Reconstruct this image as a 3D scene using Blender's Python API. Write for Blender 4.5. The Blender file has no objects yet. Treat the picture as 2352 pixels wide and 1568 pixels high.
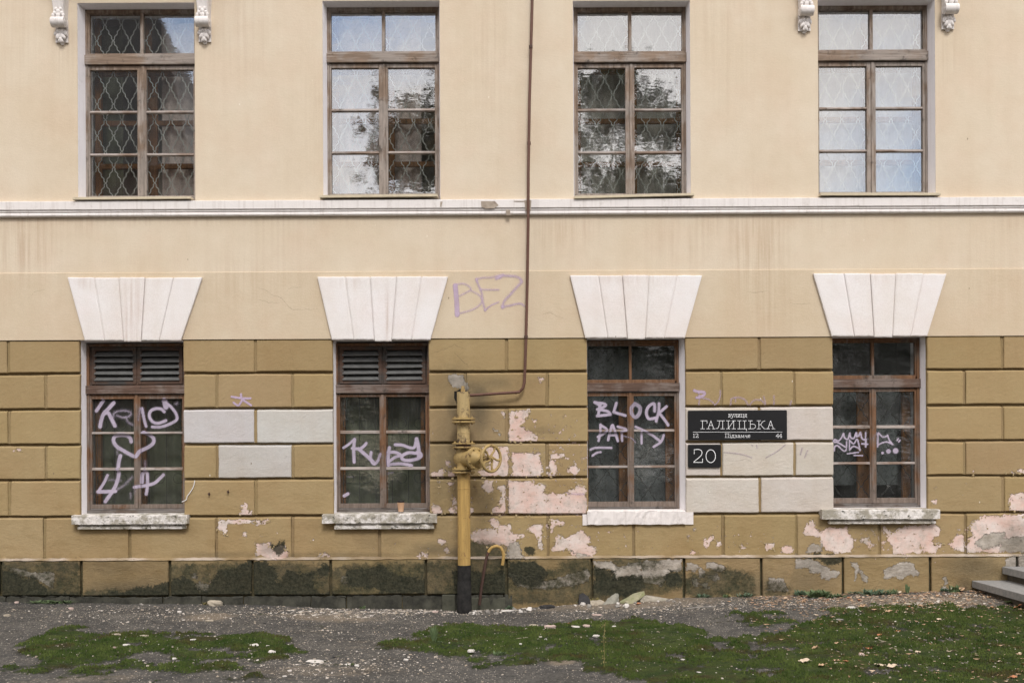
import bpy, bmesh, math, random
import numpy as np
from mathutils import Vector, Matrix
random.seed(7); rng = np.random.default_rng(7)
SC = bpy.context.scene; COL = SC.collection
R = math.radians
# ------------------------------------------------------------ camera, world, sun, exposure
S = 215.0; DIST = 10.64; CAMZ = 1.6; ROLL = 0.00468
cd = bpy.data.cameras.new('camera'); cam = bpy.data.objects.new('camera', cd); COL.objects.link(cam)
cam.location = (0, -DIST, CAMZ)
cam.rotation_euler = (Matrix.Rotation(R(90), 3, 'X') @ Matrix.Rotation(-ROLL, 3, 'Z')).to_euler()
cd.sensor_width = 36; cd.lens = 36 * DIST / (2352 / S); cd.shift_y = 262 / 2352
cd.clip_end = 1000; SC.camera = cam
SC.view_settings.view_transform = 'Standard'; SC.view_settings.look = 'None'
SC.view_settings.gamma = 1; SC.view_settings.exposure = 1.04
w = bpy.data.worlds.new('World'); SC.world = w; w.use_nodes = True
wt = w.node_tree; wn = wt.nodes; wl = wt.links
bg = wn['Background']; bg.inputs[1].default_value = 0.1
sky = wn.new('ShaderNodeTexSky'); sky.sky_type = 'NISHITA'; sky.sun_disc = False
sky.sun_elevation = R(48); sky.sun_rotation = R(170)
tc = wn.new('ShaderNodeTexCoord'); mp = wn.new('ShaderNodeMapping'); mp.inputs['Scale'].default_value = (1, 1, 2.2)
nz = wn.new('ShaderNodeTexNoise'); nz.inputs['Scale'].default_value = 2.4; nz.inputs['Detail'].default_value = 7
rp = wn.new('ShaderNodeValToRGB'); rp.color_ramp.elements[0].position = .36; rp.color_ramp.elements[1].position = .52
mx = wn.new('ShaderNodeMixRGB'); mx.inputs[2].default_value = (9.2, 8.6, 8.3, 1)
wl.new(tc.outputs['Generated'], mp.inputs[0]); wl.new(mp.outputs[0], nz.inputs[0]); wl.new(nz.outputs[0], rp.inputs[0])
wl.new(rp.outputs[0], mx.inputs[0]); wl.new(sky.outputs[0], mx.inputs[1]); wl.new(mx.outputs[0], bg.inputs[0])
sd = bpy.data.lights.new('sun', 'SUN'); sd.energy = 1.2; sd.angle = R(17); sd.color = (1, .975, .95)
sun = bpy.data.objects.new('sun', sd); COL.objects.link(sun); sun.rotation_euler = (R(42), 0, R(10))

# ------------------------------------------------------------ picture measurements -> metres
CA, SA = math.cos(ROLL), math.sin(ROLL)
def Wd(x, y, dep=0.0):
    """point at depth dep behind the facade plane that stands where the photo (2352 px wide) shows (x, y)"""
    u, v = (x - 1176) / S, (784 - y + 262) / S
    k = (DIST + dep) / DIST
    return ((CA * u + SA * v) * k, (-SA * u + CA * v) * k + CAMZ)
REG = {'V': (1740, 1480, 3.4088), 'S': (2720, 1620, 5.113), 'G1': (350, 1540, 3.0154), 'G2': (1330, 1540, 2.8),
       'G3': (2340, 1540, 3.015), 'G4': (3320, 1540, 3.015), 'BZ': (1780, 1060, 6.5333), 'SG': (2740, 1520, 4.612),
       'PL': (1740, 1900, 2.8), 'SL': (2300, 2050, 3.36), 'ST': (3560, 2100, 4.356)}
for c in range(4):
    for r, y0 in enumerate((0, 900, 1831)): REG['%d%d' % (c, r)] = (1024 * c, y0, 1784 / 1024)
def D(reg, zx, zy):
    a, b, s = REG[reg]; return ((a + zx / s) / 1.7415, (b + zy / s) / 1.7415)
def Z(reg, zx, zy, dep=0.0): return Wd(*D(reg, zx, zy), dep)
def ZP(reg, pts, dep=0.0): return [Z(reg, a, b, dep) for a, b in pts]
BX = [(0, 1375), (588, 1384), (800, 1394), (1060, 1399), (1176, 1396), (1374, 1382), (1571, 1372), (1764, 1369), (2093, 1362), (2352, 1356)]
bxx = [(a - 1176) / S for a, b in BX]; bzz = [(1390 - b) / S for a, b in BX]
ZOFF = CAMZ + (1046 - 1390) / S
def gbase(x): return np.interp(x, bxx, bzz)
def gh(x, y):
    t = np.clip(1 + np.asarray(y) / 3.2, 0, 1)
    return gbase(x) * t * t * (3 - 2 * t)
def ground(reg, zx, zy):
    x, y = D(reg, zx, zy) if reg else (zx, zy)
    u, v = (x - 1176) / S, (784 - y + 262) / S
    dx, dz = CA * u + SA * v, -SA * u + CA * v
    z = 0.0
    for _ in range(8):
        t = (z - CAMZ) / dz; px, py = dx * t, -DIST + DIST * t; z = float(gh(px, py))
    return px, py, z

def vnoise(X, Y, s, seed):
    r_ = np.random.default_rng(seed); N = 256; g = r_.random((N, N)); x, y = X * s, Y * s; xi, yi = np.floor(x).astype(int), np.floor(y).astype(int); fx, fy = x - xi, y - yi
    fx, fy = fx * fx * (3 - 2 * fx), fy * fy * (3 - 2 * fy); G = lambda i, j: g[i % N, j % N]
    return (G(xi, yi) * (1 - fx) + G(xi + 1, yi) * fx) * (1 - fy) + (G(xi, yi + 1) * (1 - fx) + G(xi + 1, yi + 1) * fx) * fy
# ------------------------------------------------------------ object helpers
def tag(o, label=None, cat=None, group=None, kind=None):
    if label: o['label'] = label
    if cat: o['category'] = cat
    if group: o['group'] = group
    if kind: o['kind'] = kind
    return o
def thing(name, label, cat, loc=(0, 0, 0), group=None):
    o = bpy.data.objects.new(name, None); COL.objects.link(o); o.location = loc; o.empty_display_size = .1
    return tag(o, label, cat, group)
class MB:
    def __init__(s): s.v = []; s.f = []
    def add(s, vs, fs):
        n = len(s.v); s.v += [tuple(map(float, p)) for p in vs]; s.f += [tuple(n + i for i in f) for f in fs]; return s
    def box(s, x0, x1, y0, y1, z0, z1):
        return s.add([(x0, y0, z0), (x1, y0, z0), (x1, y1, z0), (x0, y1, z0), (x0, y0, z1), (x1, y0, z1), (x1, y1, z1), (x0, y1, z1)],
                     [(0, 3, 2, 1), (4, 5, 6, 7), (0, 1, 5, 4), (1, 2, 6, 5), (2, 3, 7, 6), (3, 0, 4, 7)])
    def prism(s, pts, y0, y1):      # pts (x,z) anticlockwise seen from the front; y0 front
        n = len(pts); vs = [(x, y0, z) for x, z in pts] + [(x, y1, z) for x, z in pts]
        return s.add(vs, [tuple(range(n)), tuple(range(2 * n - 1, n - 1, -1))] + [(i, i + n, (i + 1) % n + n, (i + 1) % n) for i in range(n)])
    def tube(s, pts, rad, n=12, caps=True):
        pts = [Vector(p) for p in pts]; m = len(pts)
        rs = rad if hasattr(rad, '__len__') else [rad] * m
        prev = None; base = len(s.v); vs = []; fs = []
        for i, p in enumerate(pts):
            t = (pts[min(i + 1, m - 1)] - pts[max(i - 1, 0)]).normalized()
            if prev is None:
                a = Vector((0, 0, 1)) if abs(t.z) < .9 else Vector((1, 0, 0)); prev = t.cross(a).normalized()
            prev = (prev - t * prev.dot(t)).normalized(); b = t.cross(prev)
            for k in range(n):
                a = 2 * math.pi * k / n; vs.append(p + (prev * math.cos(a) + b * math.sin(a)) * rs[i])
        for i in range(m - 1):
            for k in range(n): fs.append((i * n + k, i * n + (k + 1) % n, (i + 1) * n + (k + 1) % n, (i + 1) * n + k))
        if caps: fs += [tuple(range(n - 1, -1, -1)), tuple((m - 1) * n + k for k in range(n))]
        return s.add(vs, fs)
    def cyl(s, p, q, r, n=20): return s.tube([p, q], r, n)
    def lathe(s, p, axis, prof, n=24):     # prof [(t, r)] along axis from p
        ax = Vector(axis).normalized(); return s.tube([Vector(p) + ax * t for t, r in prof], [max(r, .0005) for t, r in prof], n)
    def ball(s, c, rx, ry, rz, n=8, m=6, jit=0, rot=None):
        vs = []; fs = []
        for j in range(m + 1):
            th = math.pi * j / m
            for i in range(n):
                ph = 2 * math.pi * i / n; k = 1 + random.uniform(-jit, jit)
                p = Vector((rx * math.sin(th) * math.cos(ph) * k, ry * math.sin(th) * math.sin(ph) * k, rz * math.cos(th) * k))
                if rot: p = rot @ p
                vs.append(p + Vector(c))
        for j in range(m):
            for i in range(n): fs.append((j * n + i, (j + 1) * n + i, (j + 1) * n + (i + 1) % n, j * n + (i + 1) % n))
        return s.add(vs, fs)
    def grid(s, xs, zs, yf, keep=None):
        nx, nz = len(xs), len(zs); Y = yf if hasattr(yf, 'shape') else np.full((nz, nx), yf)
        vs = [(xs[i], Y[j, i], zs[j]) for j in range(nz) for i in range(nx)]; fs = []
        for j in range(nz - 1):
            for i in range(nx - 1):
                if keep is None or keep((xs[i] + xs[i + 1]) / 2, (zs[j] + zs[j + 1]) / 2):
                    fs.append((j * nx + i, j * nx + i + 1, (j + 1) * nx + i + 1, (j + 1) * nx + i))
        return s.add(vs, fs)
    def build(s, name, mat, parent=None, smooth=False, bevel=0, label=None, loc=None, attrs=None, clean=False):
        me = bpy.data.meshes.new(name)
        vv = s.v if loc is None else [(a - loc[0], b - loc[1], c - loc[2]) for a, b, c in s.v]
        me.from_pydata(vv, [], s.f)
        if attrs: attrs(me, np.array(s.v))
        me.materials.append(mat)
        if clean or smooth:
            bm = bmesh.new(); bm.from_mesh(me); bmesh.ops.remove_doubles(bm, verts=bm.verts, dist=1e-5)
            bmesh.ops.recalc_face_normals(bm, faces=bm.faces); bm.to_mesh(me); bm.free()
        if smooth:
            me.polygons.foreach_set('use_smooth', [True] * len(me.polygons))
            try: me.set_sharp_from_angle(angle=R(40))
            except Exception: pass
        o = bpy.data.objects.new(name, me); COL.objects.link(o)
        if parent: o.parent = parent
        if loc is not None and not parent: o.location = loc
        if bevel:
            b = o.modifiers.new('b', 'BEVEL'); b.width = bevel; b.segments = 2; b.limit_method = 'ANGLE'
        if label: o['label'] = label
        return o

# ------------------------------------------------------------ material helpers
class NT:
    def __init__(s, name):
        s.m = bpy.data.materials.new(name); s.m.use_nodes = True; s.t = s.m.node_tree; s.t.nodes.clear()
        s.out = s.t.nodes.new('ShaderNodeOutputMaterial')
        tc = s.t.nodes.new('ShaderNodeTexCoord'); s.obj = tc.outputs['Object']
    def n(s, ty, ins=None, **kw):
        nd = s.t.nodes.new(ty)
        for k, v in kw.items(): setattr(nd, k, v)
        for k, v in (ins or {}).items():
            if isinstance(v, bpy.types.NodeSocket): s.t.links.new(v, nd.inputs[k])
            else:
                if isinstance(v, tuple) and len(v) == 3 and nd.inputs[k].type == 'RGBA': v = v + (1,)
                nd.inputs[k].default_value = v
        return nd
    def mapping(s, sc, loc=(0, 0, 0)): return s.n('ShaderNodeMapping', {0: s.obj, 'Scale': sc, 'Location': loc}).outputs[0]
    def noise(s, scale, detail=4, rough=.55, vec=None, dist=0.0):
        return s.n('ShaderNodeTexNoise', {'Vector': vec or s.obj, 'Scale': scale, 'Detail': detail, 'Roughness': rough, 'Distortion': dist}).outputs['Fac']
    def math(s, op, a, b=0.0, c=None, clamp=False):
        ins = {0: a, 1: b}
        if c is not None: ins[2] = c
        return s.n('ShaderNodeMath', ins, operation=op, use_clamp=clamp).outputs[0]
    def mr(s, v, a, b, c=0.0, d=1.0): return s.n('ShaderNodeMapRange', {0: v, 1: a, 2: b, 3: c, 4: d}).outputs[0]
    def mix(s, f, a, b, mode='MIX'): return s.n('ShaderNodeMixRGB', {0: f, 1: a, 2: b}, blend_type=mode).outputs[0]
    def attr(s, name): return s.n('ShaderNodeAttribute', attribute_name=name)
    def bump(s, h, st=.5, dist=.01, normal=None):
        ins = {'Height': h, 'Strength': st, 'Distance': dist}
        if normal is not None: ins['Normal'] = normal
        return s.n('ShaderNodeBump', ins).outputs[0]
    def done(s, col, rough=.8, normal=None, metal=0.0, spec=.3):
        ins = {'Base Color': col, 'Roughness': rough, 'Metallic': metal, 'Specular IOR Level': spec}
        if normal is not None: ins['Normal'] = normal
        p = s.n('ShaderNodeBsdfPrincipled', ins); s.t.links.new(p.outputs[0], s.out.inputs[0]); return s.m

def mat_facade():
    m = NT('weathered facade plaster')
    base = m.attr('tint').outputs['Color']
    big = m.mr(m.noise(.9, 5), .3, .7); mid = m.mr(m.noise(6, 9, .72), .32, .68); fin = m.noise(95, 4, .8)
    c = m.mix(m.math('MULTIPLY', big, .75), base, m.mix(1.0, base, (.90, .85, .78), 'MULTIPLY'))
    c = m.mix(m.math('MULTIPLY', mid, .5), c, m.mix(1.0, c, (.88, .86, .82), 'MULTIPLY'))
    c = m.mix(m.mr(fin, .38, .62, 0, .55), c, m.mix(1.0, c, (.80, .78, .76), 'MULTIPLY'))
    # vertical washes and drips
    dr = m.noise(1, 5, .6, m.mapping((26, 1, .7))); stk = m.attr('streak').outputs['Fac']
    dm = m.math('MULTIPLY', m.mr(dr, .42, .68), stk, clamp=True)
    c = m.mix(dm, c, m.mix(1.0, c, (.66, .55, .48), 'MULTIPLY'))
    soft = m.noise(1, 3, .5, m.mapping((7, 1, .35))); c = m.mix(m.mr(soft, .45, .75, 0, .22), c, m.mix(1.0, c, (.88, .83, .78), 'MULTIPLY'))
    vs2 = m.n('ShaderNodeTexVoronoi', {'Vector': m.mapping((1, 1, .6)), 'Scale': 9.0}); cc2 = m.n('ShaderNodeSeparateColor', {0: vs2.outputs['Color']})
    spk = m.math('MULTIPLY', m.mr(cc2.outputs[0], .90, .905), m.mr(m.math('ADD', vs2.outputs['Distance'], m.math('MULTIPLY', m.noise(60, 4), .10)), .10, .115, 1, 0), clamp=True)
    c = m.mix(m.math('MULTIPLY', spk, .75), c, m.mix(m.mr(cc2.outputs[1], .5, .51), (.74, .68, .58), (.16, .12, .08)))
    # peeled paint: pink undercoat and bare grey plaster
    edge = m.math('SUBTRACT', m.noise(17, 12, .74, dist=.3), .5); edge2 = m.math('SUBTRACT', m.noise(5, 4, .6), .5)
    wob = m.math('ADD', m.math('MULTIPLY', edge, .13), m.math('MULTIPLY', edge2, .05))
    pk = m.mr(m.math('ADD', m.attr('pink').outputs['Fac'], wob), -.0015, .0015)
    isl = m.mr(m.noise(22, 6, .7, m.mapping((1, 1, 1), (4, 2, 8))), .62, .625)      # islands of paint that still hold
    pk = m.math('MULTIPLY', pk, m.math('SUBTRACT', 1.0, isl), clamp=True)
    chip = m.mr(m.math('ADD', m.noise(17, 8, .72, m.mapping((1, 1, 1), (9, 0, 3))), m.math('MULTIPLY', m.attr('chip').outputs['Fac'], .17)), .722, .728)
    pk = m.math('MAXIMUM', pk, chip)
    pcol = m.mix(m.mr(m.noise(4, 6, .7), .38, .62), (.64, .455, .39), (.66, .575, .525))
    pcol = m.mix(m.mr(m.noise(7, 9, .78, m.mapping((1, 1, 1), (1, 8, 5))), .50, .64, 0, .8), pcol, (.40, .35, .30))
    c = m.mix(pk, c, pcol)
    pl = m.mr(m.math('ADD', m.attr('plaster').outputs['Fac'], wob), -.002, .002)
    lcol = m.mix(m.mr(m.noise(9, 8, .75), .35, .65), (.50, .45, .39), (.27, .24, .20))
    c = m.mix(pl, c, lcol)
    # green algae, black damp and the painted dark of a ledge cavity
    wb = m.math('ADD', m.math('MULTIPLY', m.math('SUBTRACT', m.noise(15, 12, .80, dist=.5), .5), .25), m.math('MULTIPLY', m.math('SUBTRACT', m.noise(4, 4, .6, m.mapping((1, 1, 1), (2, 5, 1))), .5), .10))
    fine = m.noise(38, 8, .8)
    st = m.attr('stain').outputs['Fac']; sm_ = m.math('MULTIPLY', st, m.mr(m.math('ADD', m.noise(6, 8, .72), m.math('MULTIPLY', st, .32)), .38, .58), clamp=True)
    c = m.mix(m.math('MULTIPLY', sm_, .85), c, m.mix(m.mr(fine, .35, .65), (.035, .032, .024), (.11, .095, .065)))
    gr = m.mr(m.math('ADD', m.attr('green').outputs['Fac'], wb), -.055, -.012)
    gcol = m.mix(m.mr(fine, .36, .64), (.018, .022, .012), (.078, .074, .042)); gcol = m.mix(m.mr(m.noise(3, 7, .7), .42, .6, 0, .6), gcol, (.072, .064, .042))
    c = m.mix(m.math('MULTIPLY', gr, m.mr(m.noise(9, 10, .8), .36, .56, .45, .97)), c, gcol)
    dk = m.mr(m.math('ADD', m.attr('dark').outputs['Fac'], wb), -.026, -.012)
    dcol = m.mix(m.mr(fine, .4, .68), (.015, .018, .012), (.065, .062, .040))
    c = m.mix(m.math('MULTIPLY', dk, .93), c, dcol)
    gm = m.noise(1, 6, .65, m.mapping((3, 1, 9))); c = m.mix(m.math('MULTIPLY', m.mr(gm, .48, .66, 0, .5), m.attr('low').outputs['Fac']), c, m.mix(1.0, c, (.72, .68, .60), 'MULTIPLY'))
    c = m.mix(m.mr(m.noise(2.1, 4, .6, m.mapping((1, 1, 1), (6, 6, 1))), .45, .65, 0, .35), c, m.mix(1.0, c, (.97, .90, .88), 'MULTIPLY'))
    h = m.math('ADD', m.math('MULTIPLY', fin, .10), m.math('MULTIPLY', m.noise(30, 5, .65, m.mapping((.6, 1, 1.5))), .5))
    h = m.math('ADD', h, m.math('MULTIPLY', m.noise(4, 4), .8))
    h = m.math('MULTIPLY', h, m.math('ADD', m.math('MULTIPLY', m.attr('low').outputs['Fac'], .9), .4))
    h = m.math('SUBTRACT', h, m.math('MULTIPLY', pk, 2.6)); h = m.math('SUBTRACT', h, m.math('MULTIPLY', pl, 1.8))
    rgh = m.math('ADD', m.math('MULTIPLY', m.noise(24, 8, .75, m.mapping((.7, 1, 1.3))), m.math('MULTIPLY', m.attr('rough').outputs['Fac'], 3.0)), 0.0)
    h = m.math('ADD', h, rgh)
    return m.done(c, .9, m.bump(h, .9, .009), spec=.15)
def mat_white(name, col=(.78, .76, .75), dirt=.5, rough_h=.5):
    m = NT(name)
    c = m.mix(m.mr(m.noise(2.2, 6, .6), .35, .7, 0, .4), col, tuple(k * .9 for k in col))
    dr = m.noise(1, 6, .6, m.mapping((30, 30, 1.1)))
    c = m.mix(m.math('MULTIPLY', m.mr(dr, .5, .72), dirt * .45), c, (.42, .37, .33))
    c = m.mix(m.math('MULTIPLY', m.mr(m.noise(12, 8, .75), .56, .66), dirt * .35), c, (.30, .26, .21))
    c = m.mix(m.mr(m.noise(120, 3), .3, .7, 0, .22), c, tuple(k * .84 for k in col))
    h = m.math('ADD', m.math('MULTIPLY', m.noise(90, 4), .2), m.math('MULTIPLY', m.noise(14, 6, .7), rough_h))
    return m.done(c, .85, m.bump(h, .6, .006), spec=.15)
def mat_sill():
    m = NT('mouldy chipped white sill')
    n1 = m.noise(7, 9, .72); n2 = m.noise(13, 8, .75, m.mapping((1, 1, 1.6), (2, 2, 2)))
    c = m.mix(m.mr(n1, .44, .54), (.74, .70, .66), (.36, .33, .27))
    c = m.mix(m.mr(n2, .56, .64), c, (.05, .052, .035))
    c = m.mix(m.mr(m.noise(30, 6), .5, .7, 0, .5), c, (.42, .38, .32))
    h = m.math('ADD', m.math('MULTIPLY', n1, 1.6), m.noise(40, 6, .75))
    return m.done(c, .9, m.bump(h, 1.0, .012), spec=.1)
def mat_wood(name, horiz, brown, grey, g0, zw=None):
    m = NT(name)
    vec = m.mapping((2, 2, 34) if horiz else (20, 20, 2.2))
    gr = m.noise(1.6, 8, .68, vec); big = m.noise(3.2, 5, .6)
    c = m.mix(m.mr(gr, .3, .7), tuple(k * .50 for k in brown), tuple(k * 1.15 for k in brown))
    wv_ = m.math('ADD', big, m.math('MULTIPLY', m.math('SUBTRACT', gr, .5), .5))
    if zw: wv_ = m.math('ADD', wv_, m.mr(m.n('ShaderNodeSeparateXYZ', {0: m.obj}).outputs[2], zw[0], zw[1], .22, 0))
    wear = m.mr(wv_, g0, g0 + .16)
    gc = m.mix(m.mr(gr, .35, .65), tuple(k * .55 for k in grey), grey)
    c = m.mix(wear, c, gc)
    c = m.mix(m.mr(m.noise(9, 7, .75, m.mapping((1, 1, 1), (7, 1, 4))), .57, .68, 0, .75), c, (.035, .028, .022))
    return m.done(c, .75, m.bump(gr, .6, .004), spec=.25)
def mat_glass(name, refl, dust, wavy=.25):
    m = NT(name)
    nrm = m.bump(m.math('ADD', m.noise(2.6, 2, .4), m.math('MULTIPLY', m.noise(11, 3, .6, m.mapping((.5, 1, 1.4))), .22)), wavy, .022)
    g = m.n('ShaderNodeBsdfGlossy', {'Color': (.95, .97, 1.0, 1), 'Roughness': .015, 'Normal': nrm}).outputs[0]
    t = m.n('ShaderNodeBsdfTransparent', {'Color': (.90, .92, .91, 1)}).outputs[0]
    lw = m.n('ShaderNodeLayerWeight', {'Blend': .25}).outputs['Fresnel']
    f = m.math('ADD', m.math('MULTIPLY', lw, .5), refl, clamp=True)
    a = m.n('ShaderNodeMixShader', {0: f, 1: t, 2: g}).outputs[0]
    du = m.n('ShaderNodeBsdfDiffuse', {'Color': (.42, .42, .40, 1)}).outputs[0]
    dn = m.mr(m.math('ADD', m.math('MULTIPLY', m.noise(5, 6, .7), .6), m.math('MULTIPLY', m.noise(45, 6, .75, m.mapping((3, 1, .6))), .4)), .42, .72, dust * .25, dust * 1.9)
    sp = m.math('MAXIMUM', dn, m.mr(m.noise(60, 3, .6), .74, .78, 0, .35))
    b = m.n('ShaderNodeMixShader', {0: sp, 1: a, 2: du}).outputs[0]
    m.t.links.new(b, m.out.inputs[0]); return m.m
def mat_cloth(name, col, lace=.3, transl=.2):
    m = NT(name)
    fold = m.noise(1, 3, .5, m.mapping((11, 1, .25))); pat = m.noise(19, 6, .7, dist=1.2)
    c = m.mix(m.mr(fold, .3, .7, 0, .5), col, tuple(k * .55 for k in col))
    c = m.mix(m.mr(pat, .5, .62, 0, lace), c, tuple(k * .35 for k in col))
    return m.done(c, .95, spec=.05)
def mat_flat(name, col, rough=.7, var=.25, scale=12, bump=.3, metal=0.0, spec=.3, col2=None):
    m = NT(name); n = m.noise(scale, 6, .65)
    c = m.mix(m.mr(n, .32, .68), col, col2 or tuple(k * (1 - var) for k in col))
    return m.done(c, rough, m.bump(m.noise(scale * 3, 5), bump, .004) if bump else None, metal, spec)
def mat_pipe(name, col, rust, amt, streaky=True):
    m = NT(name)
    v = m.mapping((18, 18, 1.2)) if streaky else m.obj
    c = m.mix(m.mr(m.noise(2.2, 6, .65, v), .35, .68), col, tuple(k * .66 for k in col))
    c = m.mix(m.mr(m.noise(9, 8, .75), amt, amt + .09), c, rust)
    c = m.mix(m.mr(m.noise(50, 4, .7), .6, .72, 0, .8), c, tuple(k * .5 for k in rust))
    return m.done(c, .6, m.bump(m.noise(26, 7, .7), .5, .004), spec=.35)
def mat_spray(name, col):
    m = NT(name); a = m.attr('ink').outputs['Fac']
    k = m.math('ADD', a, m.math('MULTIPLY', m.math('SUBTRACT', m.noise(160, 3, .7), .5), m.math('MULTIPLY', m.math('SUBTRACT', 1.0, a), 1.1)), clamp=True)
    k = m.math('MULTIPLY', k, m.mr(a, .0, .10))
    k = m.math('MULTIPLY', k, m.mr(m.noise(9, 6, .7), .3, .55, .72, 1.0))
    d = m.n('ShaderNodeBsdfDiffuse', {'Color': m.mix(m.mr(m.noise(12, 4), .3, .7), col, tuple(v * .82 for v in col))}).outputs[0]
    t = m.n('ShaderNodeBsdfTransparent').outputs[0]
    x = m.n('ShaderNodeMixShader', {0: k, 1: t, 2: d}).outputs[0]; m.t.links.new(x, m.out.inputs[0]); return m.m

FACADE = mat_facade(); WHITE = mat_white('white lintel paint', (.80, .77, .76), .35, .25); BAND = mat_white('aged white band paint', (.74, .70, .67), .9, .5)
CARV = mat_white('old white carved plaster', (.74, .70, .67), 1.2, .7); REVEAL = mat_white('white reveal paint', (.88, .85, .86), .4, .3)
SILL = mat_sill(); SILLW = mat_white('rough white sill plaster', (.74, .69, .66), .9, 2.2)
STRIP = mat_flat('cream sill strip', (.58, .50, .36), .8, .2)
WU_H = mat_wood('upper wood across', True, (.27, .195, .14), (.34, .29, .25), .42); WU_V = mat_wood('upper wood upright', False, (.25, .18, .13), (.34, .29, .25), .42, (4.2, 5.2))
WL_H = mat_wood('lower wood across', True, (.13, .08, .058), (.21, .165, .14), .44); WL_V = mat_wood('lower wood upright', False, (.20, .105, .055), (.21, .165, .135), .48, (1.0, 1.7))
WMU = mat_wood('bare glazing bar wood', True, (.30, .22, .17), (.48, .42, .38), .40); WIN = mat_wood('inner sash wood', False, (.30, .13, .05), (.30, .18, .1), .62)
WDK = mat_wood('dark louvre wood', True, (.11, .065, .045), (.07, .065, .06), .45); LOUV = mat_flat('dark grey louvre slat', (.13, .13, .125), .8, .35)
BOTR = mat_wood('rotten bottom rail', True, (.12, .09, .07), (.20, .18, .165), .38)

# ------------------------------------------------------------ wear maps on the facade
def sdf(poly, X, Zz):
    P = np.array(poly); n = len(P); d = np.full(X.shape, 1e9); ins = np.zeros(X.shape, bool)
    for i in range(n):
        a, b = P[i], P[(i + 1) % n]; e = b - a; L = e @ e + 1e-12
        t = np.clip(((X - a[0]) * e[0] + (Zz - a[1]) * e[1]) / L, 0, 1)
        d = np.minimum(d, np.hypot(X - a[0] - t * e[0], Zz - a[1] - t * e[1]))
        c = ((a[1] > Zz) != (b[1] > Zz)) & (X < (b[0] - a[0]) * (Zz - a[1]) / (b[1] - a[1] + 1e-12) + a[0]); ins ^= c
    return np.where(ins, d, -d)
PINK = [('PL', p) for p in [
 [(822,62),(1110,62),(1120,95),(1220,85),(1245,120),(1215,195),(1380,205),(1480,195),(1530,160),(1600,90),(1640,95),(1692,130),(1700,445),(818,445)],
 [(540,62),(655,62),(650,130),(660,170),(600,205),(525,135)], [(690,130),(785,100),(785,445),(640,430),(650,360),(720,340),(700,300),(740,260),(760,200)],
 [(610,490),(690,490),(745,560),(850,540),(855,580),(835,610),(890,650),(960,670),(1000,650),(990,700),(940,690),(900,740),(1000,925),(840,935),(790,860),(830,810),(760,780),(620,785),(430,760),(390,650),(430,640),(480,600),(560,610),(620,590),(690,620),(680,580),(610,520)],
 [(1020,610),(1080,560),(1205,545),(1205,620),(1195,690),(1225,850),(1145,810),(1150,690),(1080,640)],
 [(1290,490),(1320,490),(1450,520),(1450,560),(1400,570),(1330,550),(1325,640),(1290,640)],
 [(1340,690),(1420,665),(1450,700),(1520,680),(1560,650),(1640,610),(1735,700),(1720,780),(1800,800),(1805,870),(1750,905),(1600,910),(1540,890),(1480,820),(1390,850),(1300,840),(1340,780)],
 [(-40,330),(60,345),(110,430),(-40,440)], [(190,230),(245,260),(245,440),(130,390),(190,360),(240,380),(190,300)], [(20,60),(60,60),(45,140)],
 [(130,65),(215,75),(210,150),(160,110)], [(40,700),(130,720),(130,760),(60,780),(30,750)], [(110,830),(160,820),(160,870),(100,880)], [(390,370),(430,370),(430,430),(390,430)]]]
PINK += [('21', p) for p in [[(0,1290),(130,1290),(120,1330),(90,1360),(60,1400),(120,1430),(190,1470),(170,1505),(0,1505)], [(143,1352),(175,1355),(172,1382),(150,1380)], [(190,1065),(222,1065),(212,1102),(192,1095)]]]
PINK += [('22', p) for p in [[(0,-38),(200,-38),(190,0),(220,60),(220,95),(190,133),(0,133)], [(262,0),(300,20),(312,60),(310,125),(262,125)], [(400,60),(440,35),(465,80),(440,125),(400,90)], [(262,-30),(370,-30),(350,0),(262,15)]]]
PINK += [('V', p) for p in [[(1003,560),(1120,575),(1060,640),(1159,610),(1159,975),(1003,975)], [(550,1360),(620,1370),(760,1300),(700,1200),(650,1050),(830,1040),(990,1040),(1000,1450),(640,1445)], [(-60,1410),(90,1340),(130,1370),(100,1460),(-60,1460)],
 [(185,1380),(270,1390),(270,1460),(180,1460)], [(130,1250),(170,1230),(220,1290),(200,1330),(140,1300)], [(900,565),(955,570),(955,650),(930,630)]]]
PINK += [('02', p) for p in [[(1520,430),(1784,430),(1784,448),(1590,458),(1580,500),(1600,545),(1560,530),(1520,490)], [(1690,515),(1720,515),(1720,560),(1690,550)], [(1680,340),(1720,315),(1735,370),(1758,370),(1758,402),(1670,395)], [(90,1500-1569),(150,1510-1569),(150,1520-1569),(95,1520-1569)]]]
PINK += [('12', p) for p in [[(0,600),(100,585),(110,620),(200,610),(240,690),(150,702),(0,680)], [(-10,430),(90,430),(60,460),(0,465)], [(1120,690),(1140,660),(1215,655),(1200,690)], [(430,690),(450,665),(510,660),(520,690)], [(380,550),(410,560),(395,580)]]]
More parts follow.
